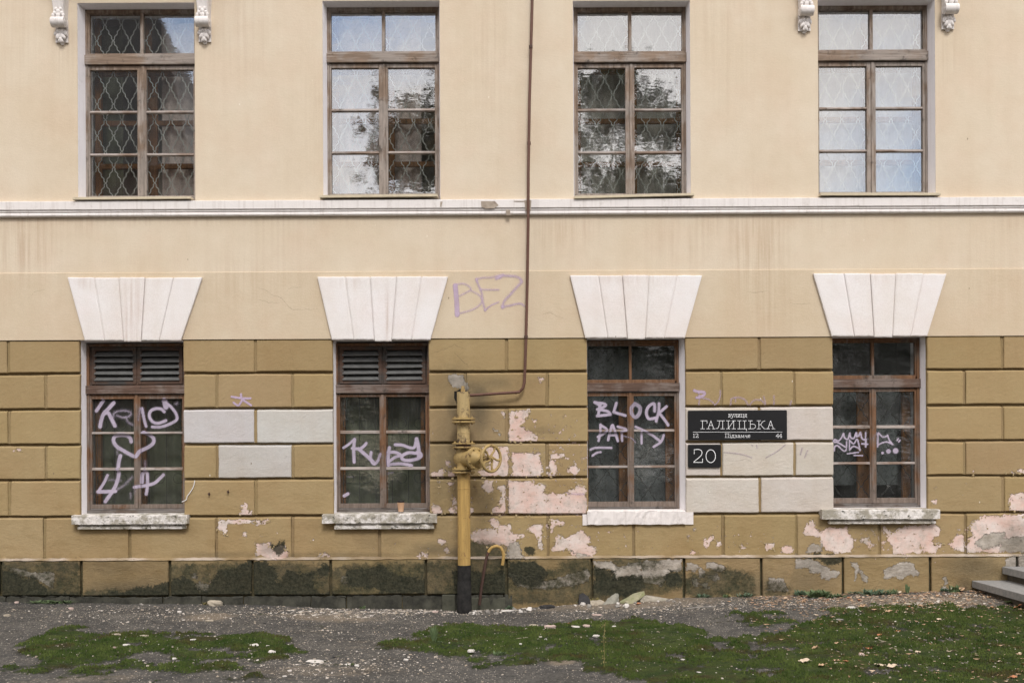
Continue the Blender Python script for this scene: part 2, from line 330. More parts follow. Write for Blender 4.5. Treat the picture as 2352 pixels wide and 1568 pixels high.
PINK += [('32', p) for p in [[(240,520),(265,450),(290,450),(290,415),(320,430),(330,480),(370,520),(420,480),(480,490),(560,470),(560,520),(600,560),(580,660),(500,665),(400,640),(360,590),(370,550),(260,540)],
 [(635,550),(700,560),(735,610),(710,625),(670,590)], [(810,480),(860,520),(900,490),(1000,470),(1150,455),(1210,490),(1190,540),(1150,550),(1140,590),(1180,590),(1225,600),(1180,625),(1175,660),(1100,660),(1060,600),(1080,660),(870,665),(870,610),(830,560)],
 [(1310,540),(1365,515),(1365,655),(1310,650),(1250,600)], [(1400,480),(1430,440),(1500,400),(1650,395),(1860,395),(1860,655),(1395,655),(1395,560),(1430,530)], [(1680,250),(1860,235),(1860,370),(1680,370)],
 [(1650,105),(1784,80),(1860,80),(1860,110)], [(1160,210),(1182,192),(1182,215)], [(1140,300),(1175,290),(1175,315),(1150,318)], [(1420,100),(1440,85),(1450,108)], [(-20,590),(45,590),(30,640),(-20,640)], [(90,620),(130,600),(180,620),(180,660),(90,660)]]]
PINK += [('SL', p) for p in [[(1720,320),(1780,340),(1850,290),(1875,350),(1830,400),(1770,470),(1730,420)], [(1550,510),(1600,510),(1690,560),(1560,565)], [(1900,400),(1960,360),(1965,440),(1910,450)], [(1520,280),(1560,310),(1540,380),(1515,340)], [(2220,420),(2290,470),(2230,480)], [(1555,230),(1600,210),(1640,215),(1600,245)], [(875,455),(925,455),(915,470)]]]
PLAS = [('SL', p) for p in [[(250,640),(500,640),(560,700),(680,700),(690,655),(880,655),(890,870),(780,875),(640,860),(560,900),(500,880),(510,800),(480,760),(370,740),(270,760)],
 [(890,640),(1060,630),(1420,610),(1420,770),(1260,770),(1200,860),(1190,940),(1070,945),(900,930)], [(1560,860),(1650,870),(1660,930),(1630,990),(1560,980)], [(1640,700),(1720,760),(1720,860),(1660,850)],
 [(1670,930),(1770,920),(1800,1010),(1690,990)], [(1780,840),(1900,820),(1920,870),(1870,910)], [(1480,660),(1640,700),(1600,780),(1480,760)], [(1740,640),(2030,700),(1960,800),(1760,730)]]]
PLAS += [('32', p) for p in [[(560,720),(610,730),(640,780),(690,830),(680,870),(650,850),(620,780),(590,850),(590,780)], [(790,775),(860,735),(960,720),(1000,740),(1040,800),(1030,820),(950,810),(920,850),(870,820),(800,840)],
 [(180,700),(280,690),(420,770),(495,790),(490,810),(430,840),(360,830),(350,790),(290,800),(270,760),(180,765)], [(280,605),(385,600),(370,660),(260,660)], [(1500,530),(1560,515),(1650,515),(1640,600),(1500,640),(1440,590)], [(1620,560),(1784,540),(1860,540),(1860,655),(1620,650)],
 [(1640,690),(1784,670),(1860,670),(1860,760),(1640,760)], [(1200,815),(1225,815),(1240,870),(1215,870)], [(1190,880),(1310,930),(1180,935)], [(-10,830),(100,830),(130,920),(-10,920)]]]
PLAS += [('V', [(165,62),(398,62),(398,170),(440,170),(480,300),(420,270),(330,270),(240,240),(180,150)]), ('V', [(780,800),(900,840),(890,890)]), ('12', [(600,820),(650,815),(660,870),(590,870)]), ('02', [(1350,800),(1375,790),(1380,830),(1345,830)]), ('02', [(1390,860),(1470,870),(1470,930),(1420,940),(1380,900)]),
 ('02', [(50,750),(140,760),(230,790),(370,790),(400,800),(390,910),(330,870),(250,830),(120,800)]), ('PL', [(800,1080),(1180,1120),(1200,1180),(1720,1040),(1720,1180),(1500,1240),(1200,1260),(900,1230)]), ('PL', [(840,760),(930,740),(1000,925),(800,930),(780,880)]), ('PL', [(1540,820),(1500,830),(1600,910),(1740,905),(1560,870)])]
POLP = [(ZP(r, p)) for r, p in PINK]; POLL = [(ZP(r, p)) for r, p in PLAS]
# soft damp: (x, y, rx, ry, strength) in photo units
STAIN = [(1850,1330,60,40,.5),(2230,1300,60,30,.65),(1040,870,40,30,.5),(1075,960,50,70,.45),(1130,880,60,16,.5),(1010,1120,30,90,.4),(300,1350,90,16,.7),(260,1300,60,20,.35),(1100,905,26,26,.9),(1085,890,46,20,.7),(1040,930,16,40,.75),(1100,940,24,60,.8),(1060,985,60,60,.5),(1020,1060,30,120,.45),(1110,1150,30,60,.5),(1030,880,60,40,.45),(615,1262,20,16,.6),(1000,1262,50,16,.7),(1050,1270,40,16,.8),(1110,1262,52,22,.9),(1090,1230,50,20,.5),(2050,1200,26,9,.7),(2030,1215,60,9,.5),(2210,1345,20,30,.7),(2330,1240,30,40,.6),(2250,1310,50,25,.6),(60,1290,120,10,.5),(350,1350,50,25,.5),(1240,990,40,10,.4),(1740,1350,50,36,.6),(1640,1345,90,30,.45),(1060,868,40,8,.5),(870,1240,60,30,.3),(760,1275,300,7,.5),(1700,1278,600,6,.35),(1880,1300,50,20,.5),(500,1275,80,8,.5),(230,1080,60,100,.0)]
STREAK = [(400,503,420,9,.55),(1176,503,300,8,.4),(2000,503,420,9,.55),(560,60,60,120,.25),(1120,100,40,200,.25),(1660,60,60,140,.25),(1560,560,60,50,.35),(2180,120,30,60,.35),(150,120,30,60,.35),(560,640,120,50,.25),(307,720,15,75,.8),(890,730,5,60,.9),(300,775,14,10,.8),(1448,640,90,12,.4),(2010,640,90,10,.3),(800,650,40,10,.35),(200,650,30,14,.45),(50,570,70,70,.6),(60,500,60,14,.7),(190,510,25,20,.5),(20,80,60,120,.25),(1735,570,50,90,.75),(1770,680,40,80,.35),(1690,505,120,16,.6),(1310,520,60,40,.5),(1900,505,60,12,.5),(300,700,30,90,.2),(2330,505,60,12,.6),(420,100,60,100,.2),(2270,600,60,100,.2),(640,560,60,60,.2),(1250,540,20,60,.5),(720,270,40,160,.2)]
CHIP = [(1290,1050,110,160,.9),(1130,1130,120,90,.8),(1050,1250,300,40,.55),(1280,1230,260,60,.8),(1040,1150,60,80,.7),(600,1220,120,70,.55),(1700,1240,150,50,.7),(2030,1240,200,50,1.0),(2270,1230,120,60,1.0),(1000,1050,50,160,.5),(530,1150,90,90,.35),(60,1200,80,80,.2),(2250,1100,120,80,.4),
 (120,1320,110,50,.6),(480,1320,90,50,.7),(650,1320,100,50,.5),(850,1345,110,40,.4),(1500,1330,400,50,.6),(820,1230,160,40,.4)]
def soft(lst, X, Zz):
    o = np.zeros(X.shape)
    for x, y, rx, ry, s in lst:
        a, b = Wd(x, y); q = ((X - a) / (rx / S)) ** 2 + ((Zz - b) / (ry / S)) ** 2
        o = np.maximum(o, s * np.exp(-q * .75))
    return o
DKP = [('02',[(30,800),(110,815),(190,850),(250,830),(330,920),(400,945),(570,952),(570,975),(20,975),(10,790)]),('02',[(1000,895),(1080,905),(1185,870),(1185,975),(640,975),(820,940)]),('02',[(1205,850),(1290,835),(1370,865),(1400,935),(1460,925),(1500,835),(1560,790),(1640,780),(1760,720),(1760,975),(1205,975)]),
 ('12',[(-20,735),(60,730),(130,780),(150,850),(190,885),(225,800),(330,805),(390,790),(420,840),(400,900),(440,950),(520,940),(520,975),(-20,975)]),('12',[(440,760),(515,745),(500,800),(455,800)]),('12',[(640,790),(760,775),(900,760),(960,830),(1100,830),(1175,850),(1175,930),(870,935),(860,900),(760,880),(660,870)]),('12',[(1390,790),(1740,800),(1740,945),(1390,950)]),
 ('SL',[(270,765),(370,742),(480,762),(508,805),(500,885),(560,905),(640,868),(870,862),(900,940),(915,1000),(760,1060),(650,1090),(400,1080),(260,1040)]),('SL',[(1225,860),(1280,800),(1380,800),(1400,880),(1300,960),(1220,940)]),('PL',[(850,1010),(960,970),(1080,980),(1170,1020),(1220,1100),(1200,1190),(1100,1220),(900,1180),(830,1100)]),
 ('32',[(285,685),(330,678),(470,675),(500,700),(440,735),(400,720)]),('12',[(105,610),(180,592),(210,630),(165,668),(112,648)]),('22',[(95,630),(150,625),(145,665),(110,660)]),('02',[(1880-120,955),(1900,960),(1784,985),(1700,980)])]  # broken-ledge polygon puts the shade of its cavity into the colour
GRP = [('02',[(25,745),(560,730),(570,970),(25,970)]),('02',[(1210,760),(1750,745),(1755,970),(1210,970)]),('12',[(-20,745),(500,760),(515,970),(-20,970)]),('12',[(540,800),(640,760),(1175,735),(1178,960),(540,955)]),('12',[(1195,735),(1745,725),(1745,960),(1195,960)]),('12',[(1490,600),(1620,610),(1740,690),(1745,710),(1490,705)]),
 ('PL',[(810,1060),(900,990),(1100,985),(1230,1090),(1420,1060),(1720,1020),(1728,1400),(810,1400)]),('PL',[(1440,985),(1600,955),(1720,960),(1720,1010),(1560,1090),(1480,1080)]),('SL',[(250,760),(500,900),(900,880),(1200,900),(1400,780),(1415,960),(1200,1040),(700,1130),(250,1130)]),('SL',[(530,640),(880,640),(860,660),(690,655),(560,710)]),('SL',[(890,640),(1055,635),(1040,690),(900,700)]),
 ('SL',[(1480,900),(1560,860),(1900,760),(2340,860),(2352,1060),(1900,1080),(1480,1060)]),('02',[(600,955),(640,930),(1100,930),(1185,900),(1185,975),(600,975)]),('32',[(-10,860),(120,900),(120,940),(-10,940)])]
PODK = [ZP(r, p) for r, p in DKP]; POGR = [ZP(r, p) for r, p in GRP]
C_CREAM = (.675, .592, .470); C_CREAM2 = (.63, .54, .41); C_OLIVE = (.365, .278, .150); C_GREY = (.535, .528, .52); C_BEIGE = (.58, .545, .50)
def put(me, name, arr):
    a = me.attributes.new(name, 'FLOAT', 'POINT'); a.data.foreach_set('value', np.asarray(arr, dtype=np.float32))
def tintput(me, cols):
    a = me.attributes.new('tint', 'FLOAT_COLOR', 'POINT'); c = np.ones((len(cols), 4), np.float32); c[:, :3] = cols; a.data.foreach_set('color', c.ravel())
def wear(me, V, cols, low=True, rough=0.0, crack=1.0):
    X, Zz = V[:, 0], V[:, 2]; tintput(me, cols)
    pk = np.full(X.shape, -.15); pl = np.full(X.shape, -.15)
    dk = np.full(X.shape, -.2); gr = dk.copy()
    if low:
        for P in PODK: dk = np.maximum(dk, sdf(P, X, Zz))
        for P in POGR: gr = np.maximum(gr, sdf(P, X, Zz))
        for P in POLP: pk = np.maximum(pk, sdf(P, X, Zz))
        for P in POLL: pl = np.maximum(pl, sdf(P, X, Zz))
        put(me, 'stain', soft(STAIN, X, Zz)); put(me, 'low', np.clip((2.1 - Zz) / 1.6, .15, 1)); put(me, 'chip', soft(CHIP, X, Zz))
    put(me, 'dark', np.clip(dk, -.2, .12)); put(me, 'green', np.clip(gr, -.2, .12))
    put(me, 'pink', np.clip(pk, -.15, .15)); put(me, 'plaster', np.clip(pl, -.15, .15)); put(me, 'streak', soft(STREAK, X, Zz))
    put(me, 'rough', rough + .35 * (pl > 0)); put(me, 'crack', np.full(X.shape, crack))

# ------------------------------------------------------------ the building
B = thing('building', 'old two-storey cream and olive plastered building with eight wooden windows', 'building')
XL, XR, ZT, ZB = -8.2, 8.6, 8.8, -.6
def lev(x, y, dep=0.0): return Wd(x, y, dep)[1]
UC = [313, 876, 1451, 2013.5]; UY = [21.4, 16.5, 16.3, 12.5]
UW = 261 / S; UOW = 269 / S; FD = .151
zst = [lev(c, t, FD) for c, t in zip(UC, UY)]
UPX = [Wd(c, 200)[0] for c in UC]
LO = [('01', 550, 1278, 805, 400), ('11', 533, 1205, 797, 385), ('21', 523, 1210, 785, 365), ('31', 452, 1110, 773, 345)]
openings = []
for x, zt in zip(UPX, zst):
    openings.append((x - UOW / 2, x + UOW / 2, zt - 1338 * .001555 - .06, zt + .0))
lows = []
for i, (rg, a, b, t, sb) in enumerate(LO):
    x0, zt = Z(rg, a, t); x1, _ = Z(rg, b, t); _, zb = Z(rg[0] + '2', a, sb)
    lows.append((x0, x1, zb - .01, zt)); openings.append(lows[-1])
def hit(x, z, ops=openings): return any(a < x < b and c < z < d for a, b, c, d in ops)
def cuts(a, b, step, extra):
    s = set(np.round(np.linspace(a, b, max(2, int(round((b - a) / step)) + 1)), 4)); e = [round(float(v), 4) for v in extra if a <= v <= b]
    out = sorted(s); out = [v for v in out if all(abs(v - w) > step * .35 for w in e)] + e
    return sorted(set(out))
zLine = lev(1176, 623); zOl = lev(1176, 776.3); zBandT = lev(1176, 460.3); zBandB = lev(1176, 494.5); zPl = lev(1176, 1279); zPl2 = lev(1176, 1361)
ex = [v for o in openings for v in o[:2]]; ez = [v for o in openings for v in o[2:]]
# upper wall
m = MB(); m.grid(cuts(XL, XR, .12, ex), cuts(zLine, ZT, .12, ez), 0.0, lambda x, z: not hit(x, z))
m.build('upper_wall', FACADE, B, attrs=lambda me, V: wear(me, V, np.tile(C_CREAM, (len(V), 1)), False))
# lower cream zone, 9 mm proud, small ledge on top
m = MB(); m.grid(cuts(XL, XR, .12, []), cuts(zOl, zLine, .12, []), -.010)
m.add([(XL, -.010, zLine), (XR, -.010, zLine), (XR, .002, zLine + .006), (XL, .002, zLine + .006)], [(0, 1, 2, 3)])
m.add([(XL, -.010, zOl), (XR, -.010, zOl), (XR, .03, zOl - .001), (XL, .03, zOl - .001)], [(3, 2, 1, 0)])
m.build('middle_wall', FACADE, B, attrs=lambda me, V: wear(me, V, np.tile(C_CREAM2, (len(V), 1)), False))
# backing of the rusticated zone (what the joints show)
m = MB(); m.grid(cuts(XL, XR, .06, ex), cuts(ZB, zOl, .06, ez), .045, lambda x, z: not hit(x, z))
m.build('joint_wall', FACADE, B, attrs=lambda me, V: wear(me, V, np.tile(np.array(C_OLIVE) * .78, (len(V), 1)), True))  # darker olive puts the joint shadow into the colour, along with grime
# rusticated blocks
def yrow(c, r, zy, zx): return Z('%d%d' % (c, r), zx, zy)[1]
RY = [(yrow(0,1,808,100), yrow(0,1,1028,100)), (yrow(0,1,1050,100), yrow(0,1,1277,100)), (yrow(0,1,1299,100), yrow(0,1,1523,100)),
      (yrow(0,1,1545,100), yrow(0,2,146,100)), (yrow(0,2,167,100), yrow(0,2,403,100)), (yrow(0,2,425,100), yrow(0,2,706,100))]
JW = 19 * .3296 / S
def dx(v): return Wd(v, 1000)[0]
seg = [(XL, lows[0][0]), (lows[0][1], lows[1][0]), (lows[1][1], lows[2][0]), (lows[2][1], lows[3][0]), (lows[3][1], XR)]
JO = [-326, -153, 20, 193]; JE = [-240, -67, 105]
joints = [
 [[-500,-326,-153,20],[587],[1164],[1745],[2303.5,2480,2655,2830]],
 [[-410,-240,-67,105],[498,672],[1069,1256.8],[1657,1825],[2215.6,2390,2565,2740]]]
row6 = [-490,-294,-96,100.5,296.6,496,671,870.5,1068,1257.7,1454.5,1659.5,1828,2019.4,2217,2412,2606,2800]
greyb = {(2, 1): (C_GREY, C_GREY), (3, 1): (None, C_GREY, None), (2, 3): (C_BEIGE, C_BEIGE), (3, 3): (C_BEIGE,) * 3, (4, 3): (C_BEIGE,) * 2}
m = MB(); bc = []
def block(x0, x1, z0, z1, col, yf=0.0, step=.024, yb=.047, edge=.007, slope=.016):
    b = .009
    xs = np.array([x0, x0 + b] + list(np.linspace(x0 + b, x1 - b, max(2, int((x1 - x0) / step)))[1:-1]) + [x1 - b, x1])
    zs = np.array([z0, z0 + b] + list(np.linspace(z0 + b, z1 - b, max(2, int((z1 - z0) / step)))[1:-1]) + [z1 - b, z1])
    nx, nz = len(xs), len(zs); Y = np.full((nz, nx), yf) + rng.normal(0, .0004, (nz, nx))
    Y[0, :] += edge; Y[-1, :] += edge; Y[:, 0] += edge; Y[:, -1] += edge
    n0 = len(m.v); m.grid(xs, zs, Y)
    wx = np.cumsum(rng.normal(0, .0008, (4, 400)), axis=1); wx = np.clip(wx, -.004, .004)
    def sh(j, i, kx, kz): 
        k = n0 + j * nx + i; v = m.v[k]; m.v[k] = (v[0] + kx, v[1], v[2] + kz)
    for i in range(nx):
        for j in (0, 1): sh(j, i, 0, wx[0][i % 400] * (1 if i not in (0, nx - 1) else 0))
        for j in (nz - 2, nz - 1): sh(j, i, 0, wx[1][i % 400] * (1 if i not in (0, nx - 1) else 0))
    for j in range(nz):
        for i in (0, 1): sh(j, i, wx[2][j], 0)
        for i in (nx - 2, nx - 1): sh(j, i, wx[3][j], 0)
    ring = [n0 + i for i in range(nx)] + [n0 + j * nx + nx - 1 for j in range(1, nz)] + [n0 + (nz - 1) * nx + i for i in range(nx - 2, -1, -1)] + [n0 + j * nx for j in range(nz - 2, 0, -1)]
    n1 = len(m.v); tp = set(range(n0 + (nz - 1) * nx, n0 + nz * nx)); m.v += [(m.v[k][0], yb, m.v[k][2] + (slope if k in tp else 0)) for k in ring]; L = len(ring)
    for i in range(L): m.f.append((ring[(i + 1) % L], ring[i], n1 + i, n1 + (i + 1) % L))
    cc = np.array(col) * random.uniform(.96, 1.04) * np.array((1, random.uniform(.985, 1.015), random.uniform(.96, 1.04)))
    bc.extend([cc] * (len(m.v) - n0))
for r in range(5):
    z1, z0 = RY[r]
    for s, (a, b) in enumerate(seg):
        js = [a] + [dx(v) for v in joints[r % 2][s] if a < dx(v) < b] + [b]
        cols = greyb.get((r, s))
        for k in range(len(js) - 1):
            x0 = js[k] + (JW / 2 if k else 0); x1 = js[k + 1] - (JW / 2 if k < len(js) - 2 else 0)
            c = (cols[k] if cols and k < len(cols) and cols[k] else C_OLIVE)
            block(x0, x1, z0, z1, c)
            if k < len(js) - 2: block(js[k + 1] - JW * .52, js[k + 1] + JW * .52, z0 + .001, z1 - .004, np.array(C_OLIVE) * .86, yf=.014, edge=.001)
z1, z0 = RY[5]; js = [XL] + [dx(v) for v in row6] + [XR]
for k in range(len(js) - 1): block(js[k] + JW / 2, js[k + 1] - JW / 2, z0 - .02, z1, C_OLIVE); block(js[k + 1] - JW * .52, js[k + 1] + JW * .52, z0 - .02, z1 - .004, np.array(C_OLIVE) * .8, yf=.016, edge=.001)
m.build('rusticated_wall', FACADE, B, attrs=lambda me, V: wear(me, V, np.array(bc)))
# plinth
m = MB(); bc = []
pj = [-590,-394,-196, 6.6, 190, 392, 581.7, 760, 977.6, 1161.5, 1357, 1567, 1745, 1931, 2130.5, 2330, 2530]; js = [XL] + [dx(v) for v in pj] + [XR]
for k in range(len(js) - 1):
    low = zPl2 if js[k + 1] < dx(1165) else -.1
    block(js[k] + JW / 2, js[k + 1] - JW / 2, low, zPl - .012, np.array(C_OLIVE) * (.72 if js[k + 1] < dx(1600) else .9), yf=-.060, yb=-.018, step=.022, slope=0)
m.build('plinth', FACADE, B, attrs=lambda me, V: wear(me, V, np.array(bc), rough=.35))
m = MB(); xs = cuts(XL, XR, .05, [])
prof = [(-.022, ZB), (-.022, zPl - .020), (-.022, zPl - .0125), (-.060, zPl - .012), (-.0605, zPl - .008), (-.054, zPl), (.004, zPl + .012)]
Yj = np.cumsum(rng.normal(0, .0015, len(xs))); Yj -= np.linspace(0, Yj[-1], len(xs)); Yj = np.clip(Yj, -.012, .012)
vs = []; 
for i, x in enumerate(xs):
    for k, (y, z) in enumerate(prof): vs.append((x, y + (Yj[i] * .6 if k in (4, 5) else 0), z + (random.uniform(-.004, .004) if k >= 4 else 0)))
n = len(prof); fs = [(i * n + k, (i + 1) * n + k, (i + 1) * n + k + 1, i * n + k + 1) for i in range(len(xs) - 1) for k in range(n - 1)]
m.add(vs, fs)
def pcol(me, V):
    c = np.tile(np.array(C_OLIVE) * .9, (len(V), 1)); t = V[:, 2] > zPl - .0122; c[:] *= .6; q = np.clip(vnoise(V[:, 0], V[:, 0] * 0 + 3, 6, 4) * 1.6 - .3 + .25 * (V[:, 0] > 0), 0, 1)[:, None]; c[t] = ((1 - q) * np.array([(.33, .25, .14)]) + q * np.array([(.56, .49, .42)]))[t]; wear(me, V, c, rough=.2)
    me.attributes['dark'].data.foreach_set('value', np.full(len(V), -.2, np.float32)); me.attributes['green'].data.foreach_set('value', np.where(t, -.07 - .1 * (V[:, 0] > .3), .05).astype(np.float32))
m.build('plinth_ledge', FACADE, B, attrs=pcol)
# foundation below the plinth, left of the pipe: rough dark stones
FND = mat_flat('dark damp foundation stone', (.07, .068, .052), .95, .7, 9, 1.0, col2=(.022, .022, .018))
FB = []; x = XL
while x < dx(1170):
    wd = random.uniform(.22, .75); yf = random.uniform(-.075, -.035); zt = zPl2 - random.uniform(.005, .025)
    FB.append((x, min(x + wd - .012, dx(1175)), yf, zt)); x += wd
# roof, sides, back so the building is whole
m = MB(); m.box(XL + .002, XL + .3, .03, 9, ZB, ZT - .01); m.box(XR - .3, XR - .002, .03, 9, ZB, ZT - .01); m.box(XL + .3, XR - .3, 8.7, 9, ZB, ZT - .01)
m.build('side_wall', mat_flat('plain cream side wall', C_CREAM, .9, .15), B)
m = MB(); m.box(XL - .3, XR + .3, -.45, 9.4, ZT, ZT + .25); m.prism([(XL - .3, ZT + .25), (XR + .3, ZT + .25), (XR - 2.5, ZT + 2.6), (XL + 2.5, ZT + 2.6)], -.4, 9.3)
m.build('roof', mat_flat('grey metal roof', (.18, .17, .17), .5, .2), B)

# string course
def extrude_x(prof, x0, x1, step=.15, jit=0.0):
    mm = MB(); xs = np.linspace(x0, x1, max(2, int((x1 - x0) / step) + 1)); n = len(prof)
    vs = [(x, y + random.uniform(-jit, jit), z + random.uniform(-jit, jit)) for x in xs for y, z in prof]
    mm.add(vs, [(i * n + k, (i + 1) * n + k, (i + 1) * n + k + 1, i * n + k + 1) for i in range(len(xs) - 1) for k in range(n - 1)]); return mm
def yl(v): return lev(1176, v)
prof = [(.002, yl(495.5)), (-.030, yl(495)), (-.040, yl(493.5)), (-.044, yl(491.5)), (-.042, yl(489)), (-.036, yl(486.6)), (-.028, yl(486.2)), (-.028, yl(485.2)),
        (-.042, yl(484.6)), (-.044, yl(482.4)), (-.034, yl(481.6)), (-.033, yl(479.8)), (-.052, yl(479.2)), (-.054, yl(461.3)), (-.050, yl(460.4)), (.002, yl(458.5))]
extrude_x(prof, XL, XR, .08, .0008).build('string_course', BAND, B, clean=True)
# a few places where the band has lost its paint, beside the rusty pipe
pm = NT('bare mortar'); PATCH = pm.done(pm.mix(pm.mr(pm.noise(20, 6), .3, .7), (.42, .36, .29), (.25, .2, .16)), .9, spec=.1)
for pts in ([(1568,1402),(1665,1402),(1690,1430),(1660,1452),(1600,1455),(1570,1440)], [(1285,1405),(1300,1405),(1290,1450),(1283,1430)], [(1740,1462),(1770,1462),(1775,1500),(1745,1500)], [(1795,1400),(1910,1400),(1900,1408),(1800,1406)]):
    m = MB(); m.prism([Z('10', a, b, -.055) for a, b in pts][::-1], -.0565, -.053); m.build('bare_patch', PATCH, B)
m = MB(); m.prism(ZP('20', [(85,1395),(135,1395),(130,1470),(95,1475)], -.055)[::-1], -.0566, -.053); m.build('bare_patch', PATCH, B)

CRK = mat_flat('crack', (.10, .075, .055), .95, .3, 20, 0)
def crack(reg, pts, w=.0011, y=-.0102, wob=.006):
    P = ZP(reg, pts); o = [P[0]]
    for (a, b), (c, d) in zip(P[:-1], P[1:]):
        n = max(2, int(math.hypot(c - a, d - b) / .02))
        for k in range(1, n + 1): t = k / n; o.append((a + (c - a) * t + random.uniform(-wob, wob), b + (d - b) * t + random.uniform(-wob, wob)))
    m = MB(); L = len(o); vs = []
    for i, (a, b) in enumerate(o): k = w * (1 - abs(2 * i / (L - 1) - 1) ** 2 * .8) * random.uniform(.5, 1.3); vs += [(a, y, b - k), (a + k * .5, y, b + k)]
    m.add(vs, [(2 * i, 2 * i + 2, 2 * i + 3, 2 * i + 1) for i in range(L - 1)]); m.build('crack', CRK, B)
crack('11', [(0,435),(60,450),(120,490),(170,505),(210,545),(240,585),(320,590),(440,585)]); crack('11', [(20,520),(90,540),(165,545)]); crack('11', [(190,480),(240,440),(330,430)], .0008)
crack('21', [(210,625),(270,610),(310,635),(375,655)]); crack('31', [(150,545),(220,552),(300,548)], .0008); crack('01', [(190,520),(240,470),(330,450)], .0008); crack('21', [(1640,465),(1700,470),(1784,462)], .0009)
crack('11', [(1210,900),(1320,860),(1385,830),(1420,850),(1470,870)], .0012, -.0006); crack('11', [(1380,880),(1420,930),(1470,970),(1500,1010)], .0012, -.0006); crack('V', [(490,560),(520,620),(575,640),(600,690),(650,730),(720,715)], .0022, -.0006, .003); crack('V', [(720,705),(800,705),(880,760)], .0010, -.0006, .003)
crack('11', [(225,830),(250,900),(270,1000)], .0008, -.0006); crack('SG', [(740,1450),(850,1490),(1000,1480),(1140,1450),(1260,1540)], .0009, -.0006, .003)
crack('02', [(820,460),(850,435),(910,432),(950,465)], .0016, -.0885, .003); crack('02', [(1180,400),(1230,412),(1300,405)], .0014, -.0885, .003)
# lintels: five voussoirs each
KS = [('01', 366, 803, (470, 655, 828, 1010, 1210, 1407), (590, 728, 862, 982, 1110, 1258), 810),
      ('11', 360, 797, (427, 620, 795, 980, 1155, 1337), (528, 680, 825, 945, 1085, 1215), 808),
      ('21', 350, 785, (405, 603, 770, 955, 1150, 1325), (512, 668, 805, 928, 1062, 1205), 793),
      ('31', 338, 773, (318, 530, 715, 890, 1085, 1245), (447, 603, 742, 868, 995, 1110), 779)]
klab = ['white keystone lintel with brown drip stains down its middle stone', None, None, None]
def quadblock(m, bl, br, tr, tl, y0, y1, nu=9, nv=16):
    us = [0, .05] + list(np.linspace(.05, .95, nu))[1:-1] + [.95, 1]; vs_ = [0, .015] + list(np.linspace(.015, .985, nv))[1:-1] + [.985, 1]; n0 = len(m.v); nx = len(us); nz = len(vs_)
    for v in vs_:
        for u in us:
            a = (1 - u) * np.array(bl) + u * np.array(br); b = (1 - u) * np.array(tl) + u * np.array(tr); p = (1 - v) * a + v * b
            ed = (u in (0, 1)) or (v in (0, 1)); j = .0012 if v in (0, 1) else .0005
            m.v.append((p[0] + random.uniform(-j, j), y0 + (.004 if ed else 0), p[1] + random.uniform(-j, j) * 2))
    m.f += [(n0 + j * nx + i, n0 + j * nx + i + 1, n0 + (j + 1) * nx + i + 1, n0 + (j + 1) * nx + i) for j in range(nz - 1) for i in range(nx - 1)]
    ring = [n0 + i for i in range(nx)] + [n0 + j * nx + nx - 1 for j in range(1, nz)] + [n0 + (nz - 1) * nx + i for i in range(nx - 2, -1, -1)] + [n0 + j * nx for j in range(nz - 2, 0, -1)]
    n1 = len(m.v); m.v += [(m.v[k][0], y1, m.v[k][2]) for k in ring]; L = len(ring)
    for i in range(L): m.f.append((ring[(i + 1) % L], ring[i], n1 + i, n1 + (i + 1) % L))
for i, (rg, yt, yb, tp, bt, cb) in enumerate(KS):
    m = MB()
    for k in range(5):
        dp = (-.042, -.046, -.060, -.046, -.042)[k]; b = cb if k == 2 else yb
        g = 3.0; tilt = random.uniform(-2, 2)
        tl = Z(rg, tp[k] + (g if k else 0), yt + tilt, dp); tr = Z(rg, tp[k + 1] - (g if k < 4 else 0), yt + tilt, dp)
        br = Z(rg, bt[k + 1] - (g if k < 4 else 0), b, dp); bl = Z(rg, bt[k] + (g if k else 0), b, dp)
        quadblock(m, bl, br, tr, tl, dp, -.005)
    a, b2, c2, d2 = Z(rg, tp[0] + 4, yt + 4, -.034), Z(rg, tp[5] - 4, yt + 4, -.034), Z(rg, bt[5] - 4, yb - 3, -.034), Z(rg, bt[0] + 4, yb - 3, -.034)
    quadblock(m, d2, c2, b2, a, -.034, -.004)
    m.build('lintel', FACADE, B, label=klab[i], attrs=lambda me, V: wear(me, V, np.tile((.80, .785, .79), (len(V), 1)), False))
